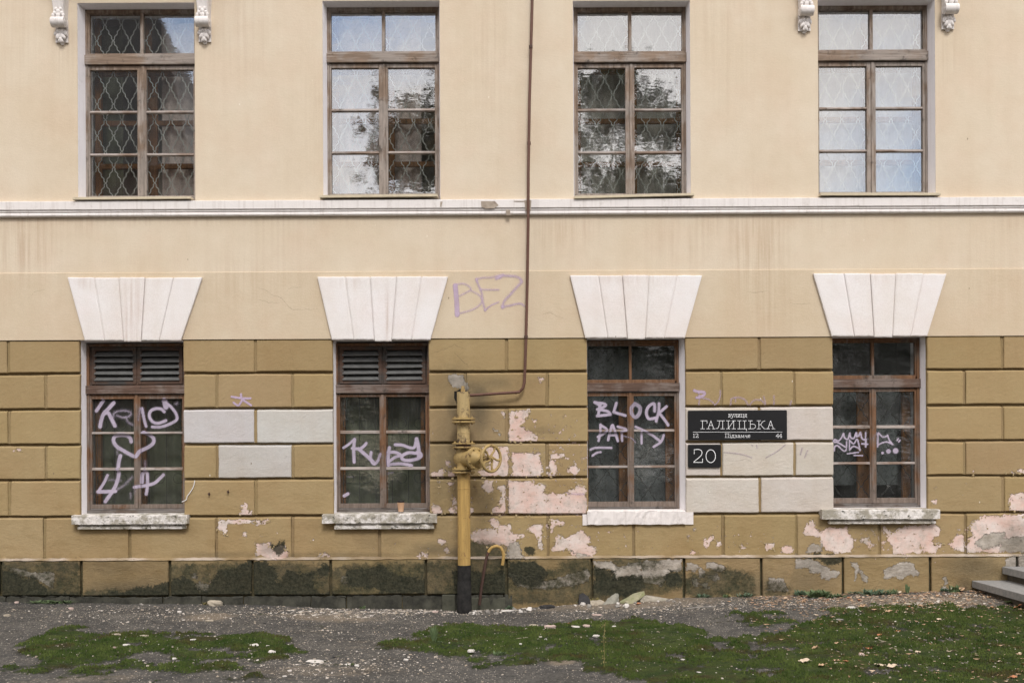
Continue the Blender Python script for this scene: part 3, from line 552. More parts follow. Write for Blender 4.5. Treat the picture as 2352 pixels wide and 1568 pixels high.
# corbels at the top
def corbel(cx, dy):
    m = MB(); X0 = dx(cx); hw = .062
    def zz(v): return lev(1176, v + dy - 5)
    sil = [(zz(-75), -.20, 1.25), (zz(-40), -.17, 1.2), (zz(-10), -.14, 1.12), (zz(12), -.115, 1.0), (zz(30), -.095, .92), (zz(48), -.085, .90), (zz(60), -.08, .9)]
    for (za, ya, ka), (zb, yb_, kb) in zip(sil[:-1], sil[1:]):
        m.add([(X0 - hw * ka, ya, za), (X0 + hw * ka, ya, za), (X0 + hw * kb, yb_, zb), (X0 - hw * kb, yb_, zb), (X0 - hw * ka * 1.08, 0, za), (X0 + hw * ka * 1.08, 0, za), (X0 + hw * kb * 1.08, 0, zb), (X0 - hw * kb * 1.08, 0, zb)],
              [(0, 3, 2, 1), (0, 4, 7, 3), (1, 2, 6, 5)])
    for s in (-1, 1): m.tube([(X0 + s * hw * k * .80, y - .004, z) for z, y, k in sil[:-1]], .009, 8)
    m.box(X0 - hw * 1.05, X0 + hw * 1.05, -.02, .0, zz(100), zz(50))
    m.cyl((X0 - hw * 1.15, -.092, zz(60)), (X0 + hw * 1.15, -.092, zz(60)), .054, 24)
    for s in (-1, 1):
        m.cyl((X0 + s * hw * 1.12, -.092, zz(60)), (X0 + s * hw * 1.22, -.092, zz(60)), .036, 18); m.cyl((X0 + s * hw * 1.2, -.092, zz(60)), (X0 + s * hw * 1.28, -.092, zz(60)), .016, 12)
    for a, b_, r_ in ((-.6, 40, .021), (0, 37, .026), (.6, 40, .021), (-.85, 45, .02), (.85, 45, .02), (0, 45, .028), (-.4, 31, .018), (.4, 31, .018)):
        m.ball((X0 + a * hw, -.10, zz(b_)), r_, r_ * .8, r_ * 1.15, 8, 6, .06)
    for a, b_, r_, q in ((-.75, 80, .022, .5), (.75, 80, .022, -.5), (-.28, 77, .026, .3), (.28, 77, .026, -.3), (-.42, 88, .024, .5), (.42, 88, .024, -.5), (0, 86, .022, 0), (0, 95, .022, 0), (-.2, 97, .015, .4), (.2, 97, .015, -.4)):
        m.ball((X0 + a * hw, -.045, zz(b_)), r_, r_ * .9, r_ * 1.6, 8, 6, .08, Matrix.Rotation(q, 3, 'Y'))
    m.prism([(X0 - hw * .2, zz(105)), (X0 + hw * .2, zz(105)), (X0 + hw * .8, zz(90)), (X0 + hw * .8, zz(70)), (X0 - hw * .8, zz(70)), (X0 - hw * .8, zz(90))], -.018, .0)
    m.box(X0 - hw * 1.5, X0 + hw * 1.5, -.26, 0, zz(-90), zz(-75)); m.build('corbel', CARV, B, smooth=True)
for cx, dy in ((148, 0), (476, 0), (1851, -18.5), (2180, -21)): corbel(cx, dy)
for a, b in ((148, 476), (1851, 2180)): m = MB(); m.box(dx(a) - .18, dx(b) + .18, -.34, .0, lev(1176, -110), lev(1176, -97)); m.build('window_hood', BAND, B, bevel=.01)

# ------------------------------------------------------------ glazing, curtains
GU = [mat_glass('upper window glass', .17, .02, .05), mat_glass('hazy upper window glass', .19, .04, .05), mat_glass('wavy upper window glass', .20, .02, .075)]
GL = mat_glass('dusty lower window glass', .035, .03, .3)
ROOMU = mat_flat('pale room wall', (.55, .50, .44), .95, .2, 3, 0)
ROOM = mat_flat('dim room wall', (.16, .15, .13), .95, .3, 3, 0)
CU = {'lace': mat_cloth('pinkish lace curtain', (.90, .74, .68), .40), 'grey': mat_cloth('grey brown curtain', (.66, .60, .54), .2), 'white': mat_cloth('white net curtain', (.80, .78, .82), .08),
      'dim': mat_cloth('dim olive curtain', (.19, .195, .135), .25), 'dark': mat_cloth('dark patterned curtain', (.19, .20, .20), .8), 'blue': mat_cloth('dark green cloth', (.12, .13, .12), .4)}
GRW = mat_flat('cream painted iron', (.76, .74, .69), .6, .2); GRD = mat_flat('dark iron', (.05, .048, .045), .7, .3)
def lattice(x0, x1, z0, z1, y, cw, ch, mat, parent, ox=0.0, oz=0.0, r=.0045, name='grille'):
    m = MB(); L = math.hypot(cw, ch) / 2
    def line(sx, c):   # zig-zag strand following x = c + sx * z * cw/ch with little steps
        pts = []; n = int((z1 - z0) / .012)
        for k in range(n + 1):
            z = z0 + (z1 - z0) * k / n; t = (z + oz) / (ch / 2); ph = (t % 1.0)
            base = c + sx * t * cw / 2
            wv = .0065 * math.sin(ph * 2 * math.pi * 3)
            x = base + wv * sx
            if x0 < x < x1: pts.append((x, y + (.004 * sx), z))
            elif pts: 
                if len(pts) > 2: m.tube(pts, r, 5, False)
                pts = []
        if len(pts) > 2: m.tube(pts, r, 5, False)
    nmax = int((z1 - z0 + abs(oz)) / ch * 1) + int((x1 - x0) / cw) + 60
    for k in range(-nmax, nmax):
        line(1, ox + k * cw); line(-1, ox + k * cw)
    return m.build(name, mat, parent)
def curtain(x0, x1, z0, z1, y, mat, parent, amp=.025, freq=16):
    m = MB(); xs = np.linspace(x0, x1, max(8, int((x1 - x0) / .012))); zs = np.linspace(z0, z1, 14)
    Y = np.array([[y + amp * math.sin(x * freq * 2 + .6 * math.sin(z * 2.1 + x * 3)) * (.6 + .4 * (z1 - z) / (z1 - z0)) for x in xs] for z in zs])
    return m.grid(xs, zs, Y).build('curtain', mat, parent, smooth=True)
def room(a, b, c, d, parent, dep=1.5, mat=None):
    m = MB(); y0, y1 = .41, dep; a -= .25; b += .25; c -= .3; d += .25
    m.add([(a, y0, c), (b, y0, c), (b, y1, c), (a, y1, c), (a, y0, d), (b, y0, d), (b, y1, d), (a, y1, d)], [(0, 1, 2, 3), (4, 7, 6, 5), (2, 6, 7, 3), (1, 5, 6, 2), (0, 3, 7, 4)])
    ia, ib, ic, id_ = a + .25, b - .25, c + .3, d - .25
    m.add([(a, y0, c), (b, y0, c), (b, y0, d), (a, y0, d), (ia, y0, ic), (ib, y0, ic), (ib, y0, id_), (ia, y0, id_)], [(0, 1, 5, 4), (1, 2, 6, 5), (2, 3, 7, 6), (3, 0, 4, 7)])
    return m.build('room_interior', mat or ROOM, parent)
FRX = []
wlab_u = ['upper window with lace curtain in its right sash only', 'upper window with tree reflected over its right sash', 'upper window with tree reflected across both sashes', 'upper window whose panes are all pale with bars behind']
for i in range(4):
    x, zt = UPX[i], zst[i]; k = .001555
    X = lambda v: x + (v - 987) * k
    Q = lambda v: zt - (v - 65) * k
    L_, R_ = x - UW / 2, x + UW / 2
    dn = .008
    fr = MB(); fr.box(L_, L_ + .022, FD, .24, Q(1403) + .05, Q(65)); fr.box(R_ - .022, R_, FD, .24, Q(1403) + .05, Q(65)); fr.box(L_ + .022, R_ - .022, FD, .24, Q(90), Q(65)); fr.box(L_ + .0225, R_ - .0225, FD + .003, .24, Q(1403) - .05, Q(1385))
    fr.box(L_, R_, FD + .001, .24, Q(1403) - .05, Q(1403) + .048)
    W = fr.build('window', WU_V, B, bevel=.003, label=wlab_u[i]); FRX.append((L_, R_))
    bm_ = MB(); bm_.box(L_ - .002, R_ + .002, FD - .022, .23, Q(453), Q(388)); bm_.box(L_ + .0225, R_ - .0225, FD - .004, .23, Q(388), Q(374)); bm_.build('transom', WU_H, W, bevel=.004)
    t = MB(); t.box(L_ + .0225, R_ - .0225, FD + .010, .205, Q(96.5), Q(90.5)); t.box(L_ + .0225, X(624), FD + .010, .205, Q(374), Q(97)); t.box(X(1352), R_ - .0225, FD + .010, .205, Q(374), Q(97)); t.box(X(978), X(1000), FD + .006, .205, Q(374.5), Q(91)); t.build('top_light', WU_V, W, bevel=.003)
    for a, b, nm in ((L_ + .023, X(985.5), 0), (X(988), R_ - .023, 1)):
        pa, pb = (X(624), X(955)) if nm == 0 else (X(1018), X(1346))
        s_ = MB(); s_.box(a, pa, FD + .008, .205, Q(1385), Q(459)); s_.box(pb, b, FD + (.008 if nm == 0 else .008), .205, Q(1385), Q(459))
        s_.box(pa, pb, FD + .009, .205, Q(486), Q(459.5)); s_.box(pa, pb, FD + .009, .205, Q(1384.5), Q(1362))
        if nm == 1: s_.box(X(985), X(1003), FD - .002, FD + .0075, Q(1384), Q(460))
        SA_ = s_.build('sash', WU_V, W, bevel=.003)
        for u, v in ((770, 788), (1067, 1084)): mu = MB(); mu.box(pa + .0005, pb - .0005, FD + .013, .200, Q(v), Q(u)); mu.box(pa + .001, pb - .001, FD + .006, FD + .0125, Q(v) + .004, Q(u) - .011); mu.build('glazing_bar', WMU, W, bevel=.002)
    g = MB()
    for a, b in ((624, 978), (1000, 1352)): g.box(X(a) - .004, X(b) + .004, .186, .189, Q(374) - .002, Q(96) + .002)
    for a, b in ((624, 955), (1018, 1346)):
        for u, v in ((486, 770), (788, 1067), (1084, 1362)): g.box(X(a) - .004, X(b) + .004, .186, .189, Q(v) - .004, Q(u) + .004)
    g.build('glass', GU[(0, 2, 2, 1)[i]], W)
    lattice(X(624), X(1352), Q(1366), Q(86), .232, .179, .345, GRW, W, ox=x + (.02, .05, .09, -.03)[i], oz=-Q(262) + (.0, .06, .1, .04)[i], r=.0054)
    inn = MB(); yi = .34
    for a, b in ((610, 655), (975, 1050), (1330, 1375)): inn.box(X(a), X(b), yi, yi + .05, Q(1395), Q(470))
    for u, v in ((440, 480), (800, 835), (1105, 1140), (1370, 1400)): inn.box(X(612), X(1373), yi + .003, yi + .048, Q(v), Q(u))
    for a, b in ((612, 650), (970, 1010), (1340, 1375)): inn.box(X(a), X(b), yi, yi + .05, Q(380), Q(75))
    inn.build('inner_sash', WIN, W, bevel=.003)
    z0, z1 = openings[i][2] + .01, openings[i][3] - .01
    yc = .44
    if i == 0: curtain(X(1060), R_ + .22, z0, z1 - .02, yc, CU['lace'], W); curtain(L_ - .2, X(760), z0, z1, yc + .12, CU['dim'], W)
    elif i == 1: curtain(L_ - .2, X(1235), z0, z1, yc, CU['lace'], W)
    elif i == 2: curtain(L_ - .2, X(1130), z0, z1, yc, CU['grey'], W); curtain(X(1130), R_ + .2, z0, z1, yc + .04, CU['grey'], W)
    else: curtain(L_ - .2, R_ + .2, z0, z1, yc, CU['white'], W)
    a, b, c, d = openings[i]; room(a, b, c, d, W, mat=ROOMU if i != 2 else ROOM)
    # cream strip under the window, slightly crooked
    st = MB(); xs0, xs1 = x - .625 - (.03 if i < 2 else .0), x + .60 + (.0 if i < 2 else .05); tz = (.0, .002, .012, -.004)[i]
    zc = Q(1405)
    st.add([(xs0, -.075, zc - .034 - tz), (xs1, -.075, zc - .030 + tz), (xs1, FD + .0, zc - .022 + tz), (xs0, FD + .0, zc - .024), (xs0, -.075, zc - .006 - tz), (xs1, -.075, zc - .004 + tz), (xs1, FD, zc + .003), (xs0, FD, zc + .003)],
           [(0, 3, 2, 1), (4, 5, 6, 7), (0, 1, 5, 4), (1, 2, 6, 5), (2, 3, 7, 6), (3, 0, 4, 7)])
    st.build('sill_strip', STRIP, W, bevel=.002)

# ------------------------------------------------------------ lower windows
INK = mat_spray('lilac spray paint', (.47, .41, .50)); INKW = mat_spray('faded lilac spray paint', (.56, .44, .58)); INKG = mat_spray('dull mauve spray paint', (.42, .35, .42))
def smooth_pts(p, n=6):
    if len(p) < 3: return p
    q = [p[0]] + list(p) + [p[-1]]; o = []
    for i in range(1, len(q) - 2):
        for k in range(n):
            t = k / n; a, b, c, d = [np.array(v, float) for v in q[i - 1:i + 3]]
            o.append(tuple(.5 * ((2 * b) + (c - a) * t + (2 * a - 5 * b + 4 * c - d) * t * t + (3 * b - a - 3 * c + d) * t ** 3)))
    return o + [p[-1]]
def spray(name, reg, strokes, depf, mat, parent, dep=0.0, step=.0065, label=None, halo=0.0):
    k = (DIST + dep) / DIST / REG[reg][2] / 1.7415 / S
    segs = []
    for pts, wd, al in strokes:
        P = [Z(reg, a, b, dep) for a, b in smooth_pts([(float(a), float(b)) for a, b in pts])]; segs.append((P, wd * k / 2, al))
    ax = [p[0] for s in segs for p in s[0]]; az = [p[1] for s in segs for p in s[0]]; mg = .06
    xs = np.arange(min(ax) - mg, max(ax) + mg, step); zs = np.arange(min(az) - mg, max(az) + mg, step); XX, ZZ = np.meshgrid(xs, zs)
    I = np.zeros(XX.shape)
    for P, hw, al in segs:
        d = np.full(XX.shape, 1e9)
        if len(P) == 1: d = np.hypot(XX - P[0][0], ZZ - P[0][1])
        for (a, b), (c, e) in zip(P[:-1], P[1:]):
            L = (c - a) ** 2 + (e - b) ** 2 + 1e-12; t = np.clip(((XX - a) * (c - a) + (ZZ - b) * (e - b)) / L, 0, 1)
            d = np.minimum(d, np.hypot(XX - a - t * (c - a), ZZ - b - t * (e - b)))
        sft = .5 if al > .7 else 1.1
        v = np.clip((1 - d / hw) / sft + .5 * (al > .7), 0, 1); v = v * v * (3 - 2 * v) * al; I = np.where(v > I, v, I) if al > .7 else 1 - (1 - I) * (1 - v * .9)
        if halo: I = np.maximum(I, halo * al * np.exp(-np.clip(d - hw * .8, 0, 9) / (hw * .55)))
    idx = -np.ones(XX.shape, int); mm = MB(); ink = []
    act = I > .02
    for j in range(len(zs) - 1):
        for i in range(len(xs) - 1):
            if act[j:j + 2, i:i + 2].any():
                q = []
                for jj, ii in ((j, i), (j, i + 1), (j + 1, i + 1), (j + 1, i)):
                    if idx[jj, ii] < 0: idx[jj, ii] = len(mm.v); mm.v.append((xs[ii], depf(xs[ii], zs[jj]), zs[jj])); ink.append(I[jj, ii])
                    q.append(int(idx[jj, ii]))
                mm.f.append(tuple(q))
    return mm.build(name, mat, parent, attrs=lambda me, V: put(me, 'ink', ink), label=label)
G1 = [([(185,185),(100,310)],40,1),([(310,210),(240,290),(190,340),(160,420),(145,500)],44,1),([(190,345),(240,330),(280,400),(325,490)],44,1),([(300,390),(330,325),(440,305),(515,330),(500,370),(430,390),(350,365)],44,.62),([(450,380),(490,450),(540,480)],44,.5),
 ([(635,290),(620,420)],44,.45),([(652,280),(675,400),(700,495)],34,.95),([(920,320),(880,285),(800,285),(750,320),(742,380),(780,440),(850,457),(940,425)],36,1),([(775,502),(880,502),(1000,460),(1072,410),(1060,340),(1010,270),(960,225)],34,1),([(925,185),(940,262)],62,1),([(1075,215),(1060,225)],50,.5),
 ([(520,680),(510,640),(470,605),(380,600),(320,620),(310,680),(350,740),(430,790),(540,850),(590,860)],44,.95),([(600,850),(640,790),(720,750),(785,700),(790,640),(740,595),(670,570)],42,.95),([(390,850),(370,930),(365,1000),(370,1080),(345,1180),(300,1270),(210,1400)],44,.95),
 ([(350,740),(355,830)],40,.4),([(235,1085),(190,1180),(120,1285)],34,1),([(120,1285),(330,1278)],42,1),([(340,1260),(430,1210),(530,1110)],50,.45),([(250,1140),(400,1150)],44,.3),([(690,920),(690,1050)],48,.4),([(655,1170),(665,1060),(710,1050),(718,1200),(702,1312)],38,.92),([(560,1230),(700,1208),(800,1180),(860,1130),(910,1080)],38,1),([(570,1210),(570,1300)],44,.5),([(515,1300),(515,1360)],40,.35)]
G2 = [([(120,700),(180,660),(245,600)],28,1),([(245,605),(235,720),(240,860)],36,1),([(220,705),(300,712),(350,680),(375,650)],34,1),([(290,712),(380,790),(470,875)],40,1),([(430,750),(425,830),(465,882),(510,840),(535,770)],34,.9),([(635,700),(622,800),(625,895)],38,1),([(620,752),(700,750),(760,782),(700,805),(635,850)],34,1),([(630,888),(760,878),(885,897)],34,.95),
 ([(940,762),(850,755),(780,790),(782,828),(850,842),(950,822),(992,790),(975,755),(945,750)],36,1),([(700,665),(780,670),(870,700),(918,690),(938,600)],34,1),([(940,600),(962,700),(965,800)],42,1),([(130,1238),(170,1215)],36,1),([(620,985),(680,975)],30,.45),([(165,1025),(235,1025)],14,.4)]
G3 = [([(120,205),(185,240)],38,1),([(180,235),(160,365)],34,1),([(125,208),(230,222),(245,250),(155,290)],34,1),([(150,290),(270,312),(308,350)],34,1),([(308,352),(148,370)],34,1),([(380,215),(348,322)],34,1),([(345,322),(490,365)],34,1),([(600,228),(555,280),(562,345),(612,385),(662,330),(662,262),(600,222)],46,.72),
 ([(842,312),(835,222),(770,255),(742,330),(770,402),(850,395)],36,1),([(895,220),(890,320),(860,432)],34,1),([(985,255),(895,335)],34,1),([(895,335),(950,400),(1005,480)],34,1),([(190,475),(180,600),(165,670)],30,1),([(185,478),(262,530),(240,575),(155,622)],30,1),([(280,660),(325,490),(350,520),(397,670)],32,1),([(300,602),(370,602)],26,1),
 ([(398,498),(500,535),(440,565)],30,1),([(445,560),(450,670)],28,1),([(470,612),(560,640),(612,690)],30,.7),([(612,500),(700,540),(800,595)],30,1),([(682,560),(685,700)],28,1),([(800,590),(915,680)],32,1),([(952,600),(920,680),(830,742)],30,1),([(70,775),(140,752),(320,755)],28,1),([(90,850),(140,815),(190,805)],26,.95)]
G4 = [([(58,790),(62,740),(100,730),(160,785),(200,780),(205,680)],19,1),([(190,745),(100,690),(52,682),(62,655),(112,668),(150,620),(170,580),(180,630),(220,650),(245,572),(252,622),(292,642),(322,570),(330,620)],19,1),([(240,660),(240,780)],19,1),([(240,660),(290,705),(330,650),(350,700),(368,785)],19,1),([(240,780),(290,735),(368,770)],19,1),
 ([(352,612),(372,568),(392,640),(430,652),(436,570)],19,1),([(436,650),(436,740)],24,1),([(390,705),(460,710)],20,1),([(215,825),(350,808)],17,1),([(295,845),(400,848)],17,1),([(450,650),(520,630),(562,560)],22,.5),([(565,570),(572,700)],30,.4),([(580,742),(585,640),(588,575),(640,622),(702,610)],19,1),([(700,600),(722,660),(765,715)],20,1),([(580,722),(640,692),(700,685),(765,715)],19,1),
 ([(815,665),(830,640)],17,1),([(835,685),(850,662)],17,1),([(640,815)],34,1),([(712,795)],58,1),([(797,790)],68,1)]
# per window measurements: centre zoom x, half width (photo px), rows (zoom px, row-1 unless negative offset), transom kind
LW = [dict(rg='0', cx=302, hw=117, ft=825, b0=1118, b1=1176, st=1181, p1=(1211,1439), p2=(1456,1633), p3=(87,323), m2=(66,85), rb=372, kind='louvre', l0=845, l1=1108, G=('G1', G1), lab='lower window with lilac heart graffiti on its panes', cur='dim'),
      dict(rg='1', cx=874.8, hw=111, ft=822, b0=1112, b1=1171, st=1177, p1=(1196,1430), p2=(1453,1631), p3=(83,316), m2=(62,81), rb=368, kind='louvre', l0=840, l1=1104, G=('G2', G2), lab='lower window with louvred top and a paper cup on its sill', cur='dim'),
      dict(rg='2', cx=1452.8, hw=112.7, ft=803, b0=1100, b1=1160, st=1165, p1=(1190,1422), p2=(1440,1619), p3=(70,303), m2=(52,69), rb=360, kind='glass', l0=840, l1=1076, G=('G3', G3), lab='lower window sprayed with the words BLOCK PARTY', cur='dark'),
      dict(rg='3', cx=2018, hw=108.6, ft=785, b0=1072, b1=1133, st=1138, p1=(1160,1394), p2=(1417,1596), p3=(46,278), m2=(27,45), rb=335, kind='glass', l0=818, l1=1046, G=('G4', G4), lab='lower window with small thin graffiti scrawl and three dots', cur='dark')]
for i, q in enumerate(LW):
    rg = q['rg']; xc = (q['cx'] - 1176) / S + SA * .9 * 0; off = Wd(q['cx'] / 1.0, 1000)[0]; xc = off
    hw = q['hw'] / S; zx = {'0': 914, '1': 868, '2': 843, '3': 756}[rg]
    def Q(v, r='1'): return Z(rg + r, zx, v, FD)[1]
    def Q2(v): return Q(v, '2')
    L_, R_ = xc - hw, xc + hw; tt = Q(q['ft']); bb = Q2(q['rb'])
    jl = .030 if i != 2 else .026; sm = .042   # sash stile, outer frame
    fr = MB(); fr.box(L_, L_ + jl, FD, .25, bb + .012, tt); fr.box(R_ - jl, R_, FD, .25, bb + .012, tt); fr.box(L_ + jl, R_ - jl, FD + .001, .25, tt - .03, tt)
    W = fr.build('window', WL_V, B, bevel=.004, label=q['lab']); FRX.append((L_, R_))
    fb = MB(); fb.box(L_ - .001, R_ + .001, FD - .004, .25, bb - .03, bb + .0115); fb.box(L_ + jl, R_ - jl, FD + .004, .2, bb + .012, bb + .03); fb.build('bottom_rail', BOTR, W, bevel=.006)
    tr = MB(); tr.box(L_ - .003, R_ + .002, FD - .020, .24, Q(q['b1']), Q(q['b0'])); tr.build('transom', WL_H, W, bevel=.005)
    top0, top1 = Q(q['l1']), Q(q['l0'])
    if q['kind'] == 'louvre':
        bd = MB(); bd.box(L_ + jl, R_ - jl, FD + .022, .24, Q(q['b0']) - .0, top0 - .006); bd.box(L_ + jl, L_ + jl + .022, FD + .025, .24, top0 - .006, tt - .03); bd.box(R_ - jl - .022, R_ - jl, FD + .025, .24, top0 - .006, tt - .03); bd.box(L_ + jl + .022, R_ - jl - .022, FD + .026, .24, top1, tt - .03); bd.box(xc - .008, xc + .008, FD + .020, .24, top0 - .006, top1)
        bd.build('louvre_frame', WDK, W, bevel=.003)
        for s in (-1, 1):
            a, b = (L_ + jl + .022, xc - .008) if s < 0 else (xc + .008, R_ - jl - .022)
            f = MB(); e = .040; f.box(a, a + e, FD + .012, .22, top0, top1); f.box(b - e, b, FD + .012, .22, top0, top1); f.box(a + e, b - e, FD + .013, .22, top1 - .045, top1); f.box(a + e, b - e, FD + .013, .22, top0, top0 + .035)
            lv = f.build('louvre', WDK, W, bevel=.003)
            sl = MB(); h = (top1 - .045 - top0 - .035) / 5
            for k in range(5):
                zb = top0 + .035 + h * k + .004; x0, x1 = a + e - .010, b - e + .010; tl = random.uniform(-.003, .003)
                sl.add([(x0, FD + .002, zb + tl), (x1, FD + .002, zb - tl), (x1, FD + .002, zb + .010 - tl), (x0, FD + .002, zb + .010 + tl), (x0, .215, zb + h * .80), (x1, .215, zb + h * .80), (x1, .215, zb + h * .8 + .010), (x0, .215, zb + h * .8 + .010)],
                       [(0, 1, 2, 3), (3, 2, 6, 7), (1, 5, 6, 2), (0, 3, 7, 4), (0, 4, 5, 1)])
            sl.build('louvre_slats', LOUV, W)
            bk = MB(); bk.box(a, b, .235, .239, top0, top1); bk.build('louvre_back', ROOM, W)
    else:
        t = MB(); t.box(L_ + jl, L_ + jl + .016, FD + .012, .21, top0 - .02, tt - .03); t.box(R_ - jl - .016, R_ - jl, FD + .012, .21, top0 - .02, tt - .03); t.box(L_ + jl + .016, R_ - jl - .016, FD + .012, .21, top1, tt - .0305); t.box(L_ + jl + .016, R_ - jl - .016, FD + .004, .21, Q(q['b0']), top0)
        t.box(xc - .014, xc + .014, FD + .006, .21, top0, top1 + .01); t.build('top_light', WL_V, W, bevel=.003)
    rows = [(Q(q['p1'][0]), Q(q['p1'][1])), (Q(q['p2'][0]), Q2(q['m2'][0])), (Q2(q['p3'][0]), Q2(q['p3'][1]))]
    sb = bb + .031; stp = Q(q['st']); mt = .034
    panes = []
    for s in (-1, 1):
        a, b = (L_ + jl + .001, xc - .001) if s < 0 else (xc + .001, R_ - jl - .001)
        pa, pb = (a + .022, b - mt) if s < 0 else (a + mt, b - .022)
        f = MB(); f.box(a, pa, FD + .009, .205, sb, stp); f.box(pb, b, FD + .009, .205, sb, stp); f.box(pa, pb, FD + .010, .205, rows[0][0], stp - .0005); f.box(pa, pb, FD + .010, .205, sb + .0005, rows[2][1])
        if s < 0: f.box(b - .016, b + .012, FD - .003, FD + .008, sb + .002, stp - .002)
        f.build('sash', WL_V, W, bevel=.003)
        for u, v in ((rows[0][1], rows[1][0]), (rows[1][1], rows[2][0])): mu = MB(); mu.box(pa + .0005, pb - .0005, FD + .014, .200, v, u); mu.box(pa + .001, pb - .001, FD + .007, FD + .0135, v + .004, u - .008); mu.build('glazing_bar', WMU, W, bevel=.002)
        panes.append((pa, pb))
    g = MB()
    for pa, pb in panes:
        for u, v in rows: g.box(pa - .004, pb + .004, .186, .189, v - .004, u + .004)
    if q['kind'] == 'glass':
        for a, b in ((L_ + jl + .012, xc - .010), (xc + .010, R_ - jl - .012)): g.box(a, b, .186, .189, top0 - .004, top1 + .004)
    g.build('glass', GL, W)
    if i >= 2: lattice(L_ + .05, R_ - .05, bb + .05, Q(q['st']), .25, .30, .42, GRD, W, ox=xc + .05, oz=-bb, r=.004)
    else:
        rn = MB()
        for kx in range(5):
            for zc in (rows[0][1] + .08, rows[2][0] - .09): 
                c0 = L_ + .13 + kx * (2 * hw - .26) / 4; rn.tube([(c0 + .055 * math.cos(t * math.pi / 9), .25, zc + .055 * math.sin(t * math.pi / 9)) for t in range(19)], .003, 5, False)
        for kx in range(6): c0 = L_ + .07 + kx * (2 * hw - .14) / 5; rn.tube([(c0, .256, bb + .05), (c0, .256, Q(q['st']))], .0035, 5, False)
        rn.build('grille', GRD, W)
    inn = MB(); yi = .33
    for a, b in ((L_ + .02, L_ + .08), (xc - .11 if i >= 2 else xc - .05, xc + .03), (R_ - .12, R_ - .03)): inn.box(a, b, yi, yi + .05, bb, stp)
    inn.build('inner_sash', WIN, W, bevel=.003)
    curtain(L_ - .2, R_ + .2, bb + (.0 if i < 3 else .22), stp + (.5 if q['kind'] == 'glass' else .1) * (0 if i == 3 else 1) + (.18 if i == 3 else 0), .46, CU[q['cur']], W)
    room(*openings[4 + i], W)
    def depf(x, z, panes=panes, rows=rows, xc=xc):
        inp = any(a < x < b for a, b in panes)
        if inp and any(v < z < u for u, v in rows): return .1845
        if inp and rows[2][1] < z < rows[0][0]: return FD + .0055
        if xc - .018 < x < xc + .013: return FD - .0045
        return FD + .0075
    spray('graffiti', q['G'][0], q['G'][1], depf, INK, W, dep=.17, halo=(.22, .14, .05, 0)[i])
# sills of the lower windows
def rough_box(mm, x0, x1, y0, y1, z0, z1, jit, step=.05, slope=.0, chip=0.0):
    xs = np.linspace(x0, x1, max(2, int((x1 - x0) / step))); n = len(xs); rows_ = 6; vs = []
    pr = [(y1, z0), (y0, z0), (y0 - 0, (z0 + z1) / 2), (y0, z1 - .004), (y0 + .006, z1), ((y0 + y1) / 2, z1 + slope * .5), (y1, z1 + slope)]
    for i, x in enumerate(xs):
        cj = random.uniform(0, chip) if random.random() < .35 else 0
        for k, (y, z) in enumerate(pr): vs.append((x + (random.uniform(-jit, jit) if 0 < i < n - 1 else random.uniform(-jit, jit) * .7), y + (random.uniform(-jit, jit) + cj if 0 < k < 6 else 0), z + (random.uniform(-jit, jit) if k > 0 and k < 6 else 0)))
    L = len(pr); fs = [(i * L + k, (i + 1) * L + k, (i + 1) * L + k + 1, i * L + k + 1) for i in range(n - 1) for k in range(L - 1)]
    fs += [tuple(range(L)), tuple((n - 1) * L + k for k in range(L - 1, -1, -1))]; mm.add(vs, fs)
m = MB()
for a, b, yf, zt in FB: rough_box(m, a, b, yf, .02, -.25, zt, .012, .04)
m.build('foundation', FND, B)
for i, (rg, a, b, yt, yb, yl2, ma, mb) in enumerate([('02', 497, 1303, 402, 463, 496, 540, 1290), ('12', 460, 1257, 395, 455, 495, 545, 1240), ('22', 524, 1212, 372, 464, 464, 0, 0), ('32', 378, 1200, 362, 427, 459, 428, 1170)]):
    m = MB(); pr = -.085 if i != 2 else -.030
    (x0, zt), (x1, _), zb = Z(rg, a, yt, pr), Z(rg, b, yt, pr), Z(rg, a, yb, pr)[1]
    rough_box(m, x0, x1, pr, .15, zb, zt, .003 if i != 2 else .005, .035, .012, .03 if i == 1 else .004)
    if ma:
        p2 = -.055; xa, z2 = Z(rg, ma, yl2, p2); xb, _ = Z(rg, mb, yl2, p2)
        rough_box(m, xa, xb, p2, .02, z2, z2 + (zb - z2) * .55, .001, .06); rough_box(m, xa + .012, xb - .012, p2 + .015, .02, z2 + (zb - z2) * .5, zb + .003, .001, .06)
    if i == 2:
        xa, za = Z(rg, 1212, 385, -.01); xb, zb2 = Z(rg, 1264, 462, -.01); m.box(xa, xb, -.012, .02, zb2, za + .012); xa, za = Z(rg, 492, 400, -.01); xb, zb2 = Z(rg, 524, 468, -.01); m.box(xa, xb, -.010, .02, zb2, za + .012)
    m.build('sill', SILL if i != 2 else SILLW, B, smooth=False, label=['mouldy white sill under the heart graffiti window', 'broken mouldy sill with chipped left end', 'rough plastered white sill without moulding', 'stained cream sill above the pink peeled wall'][i])
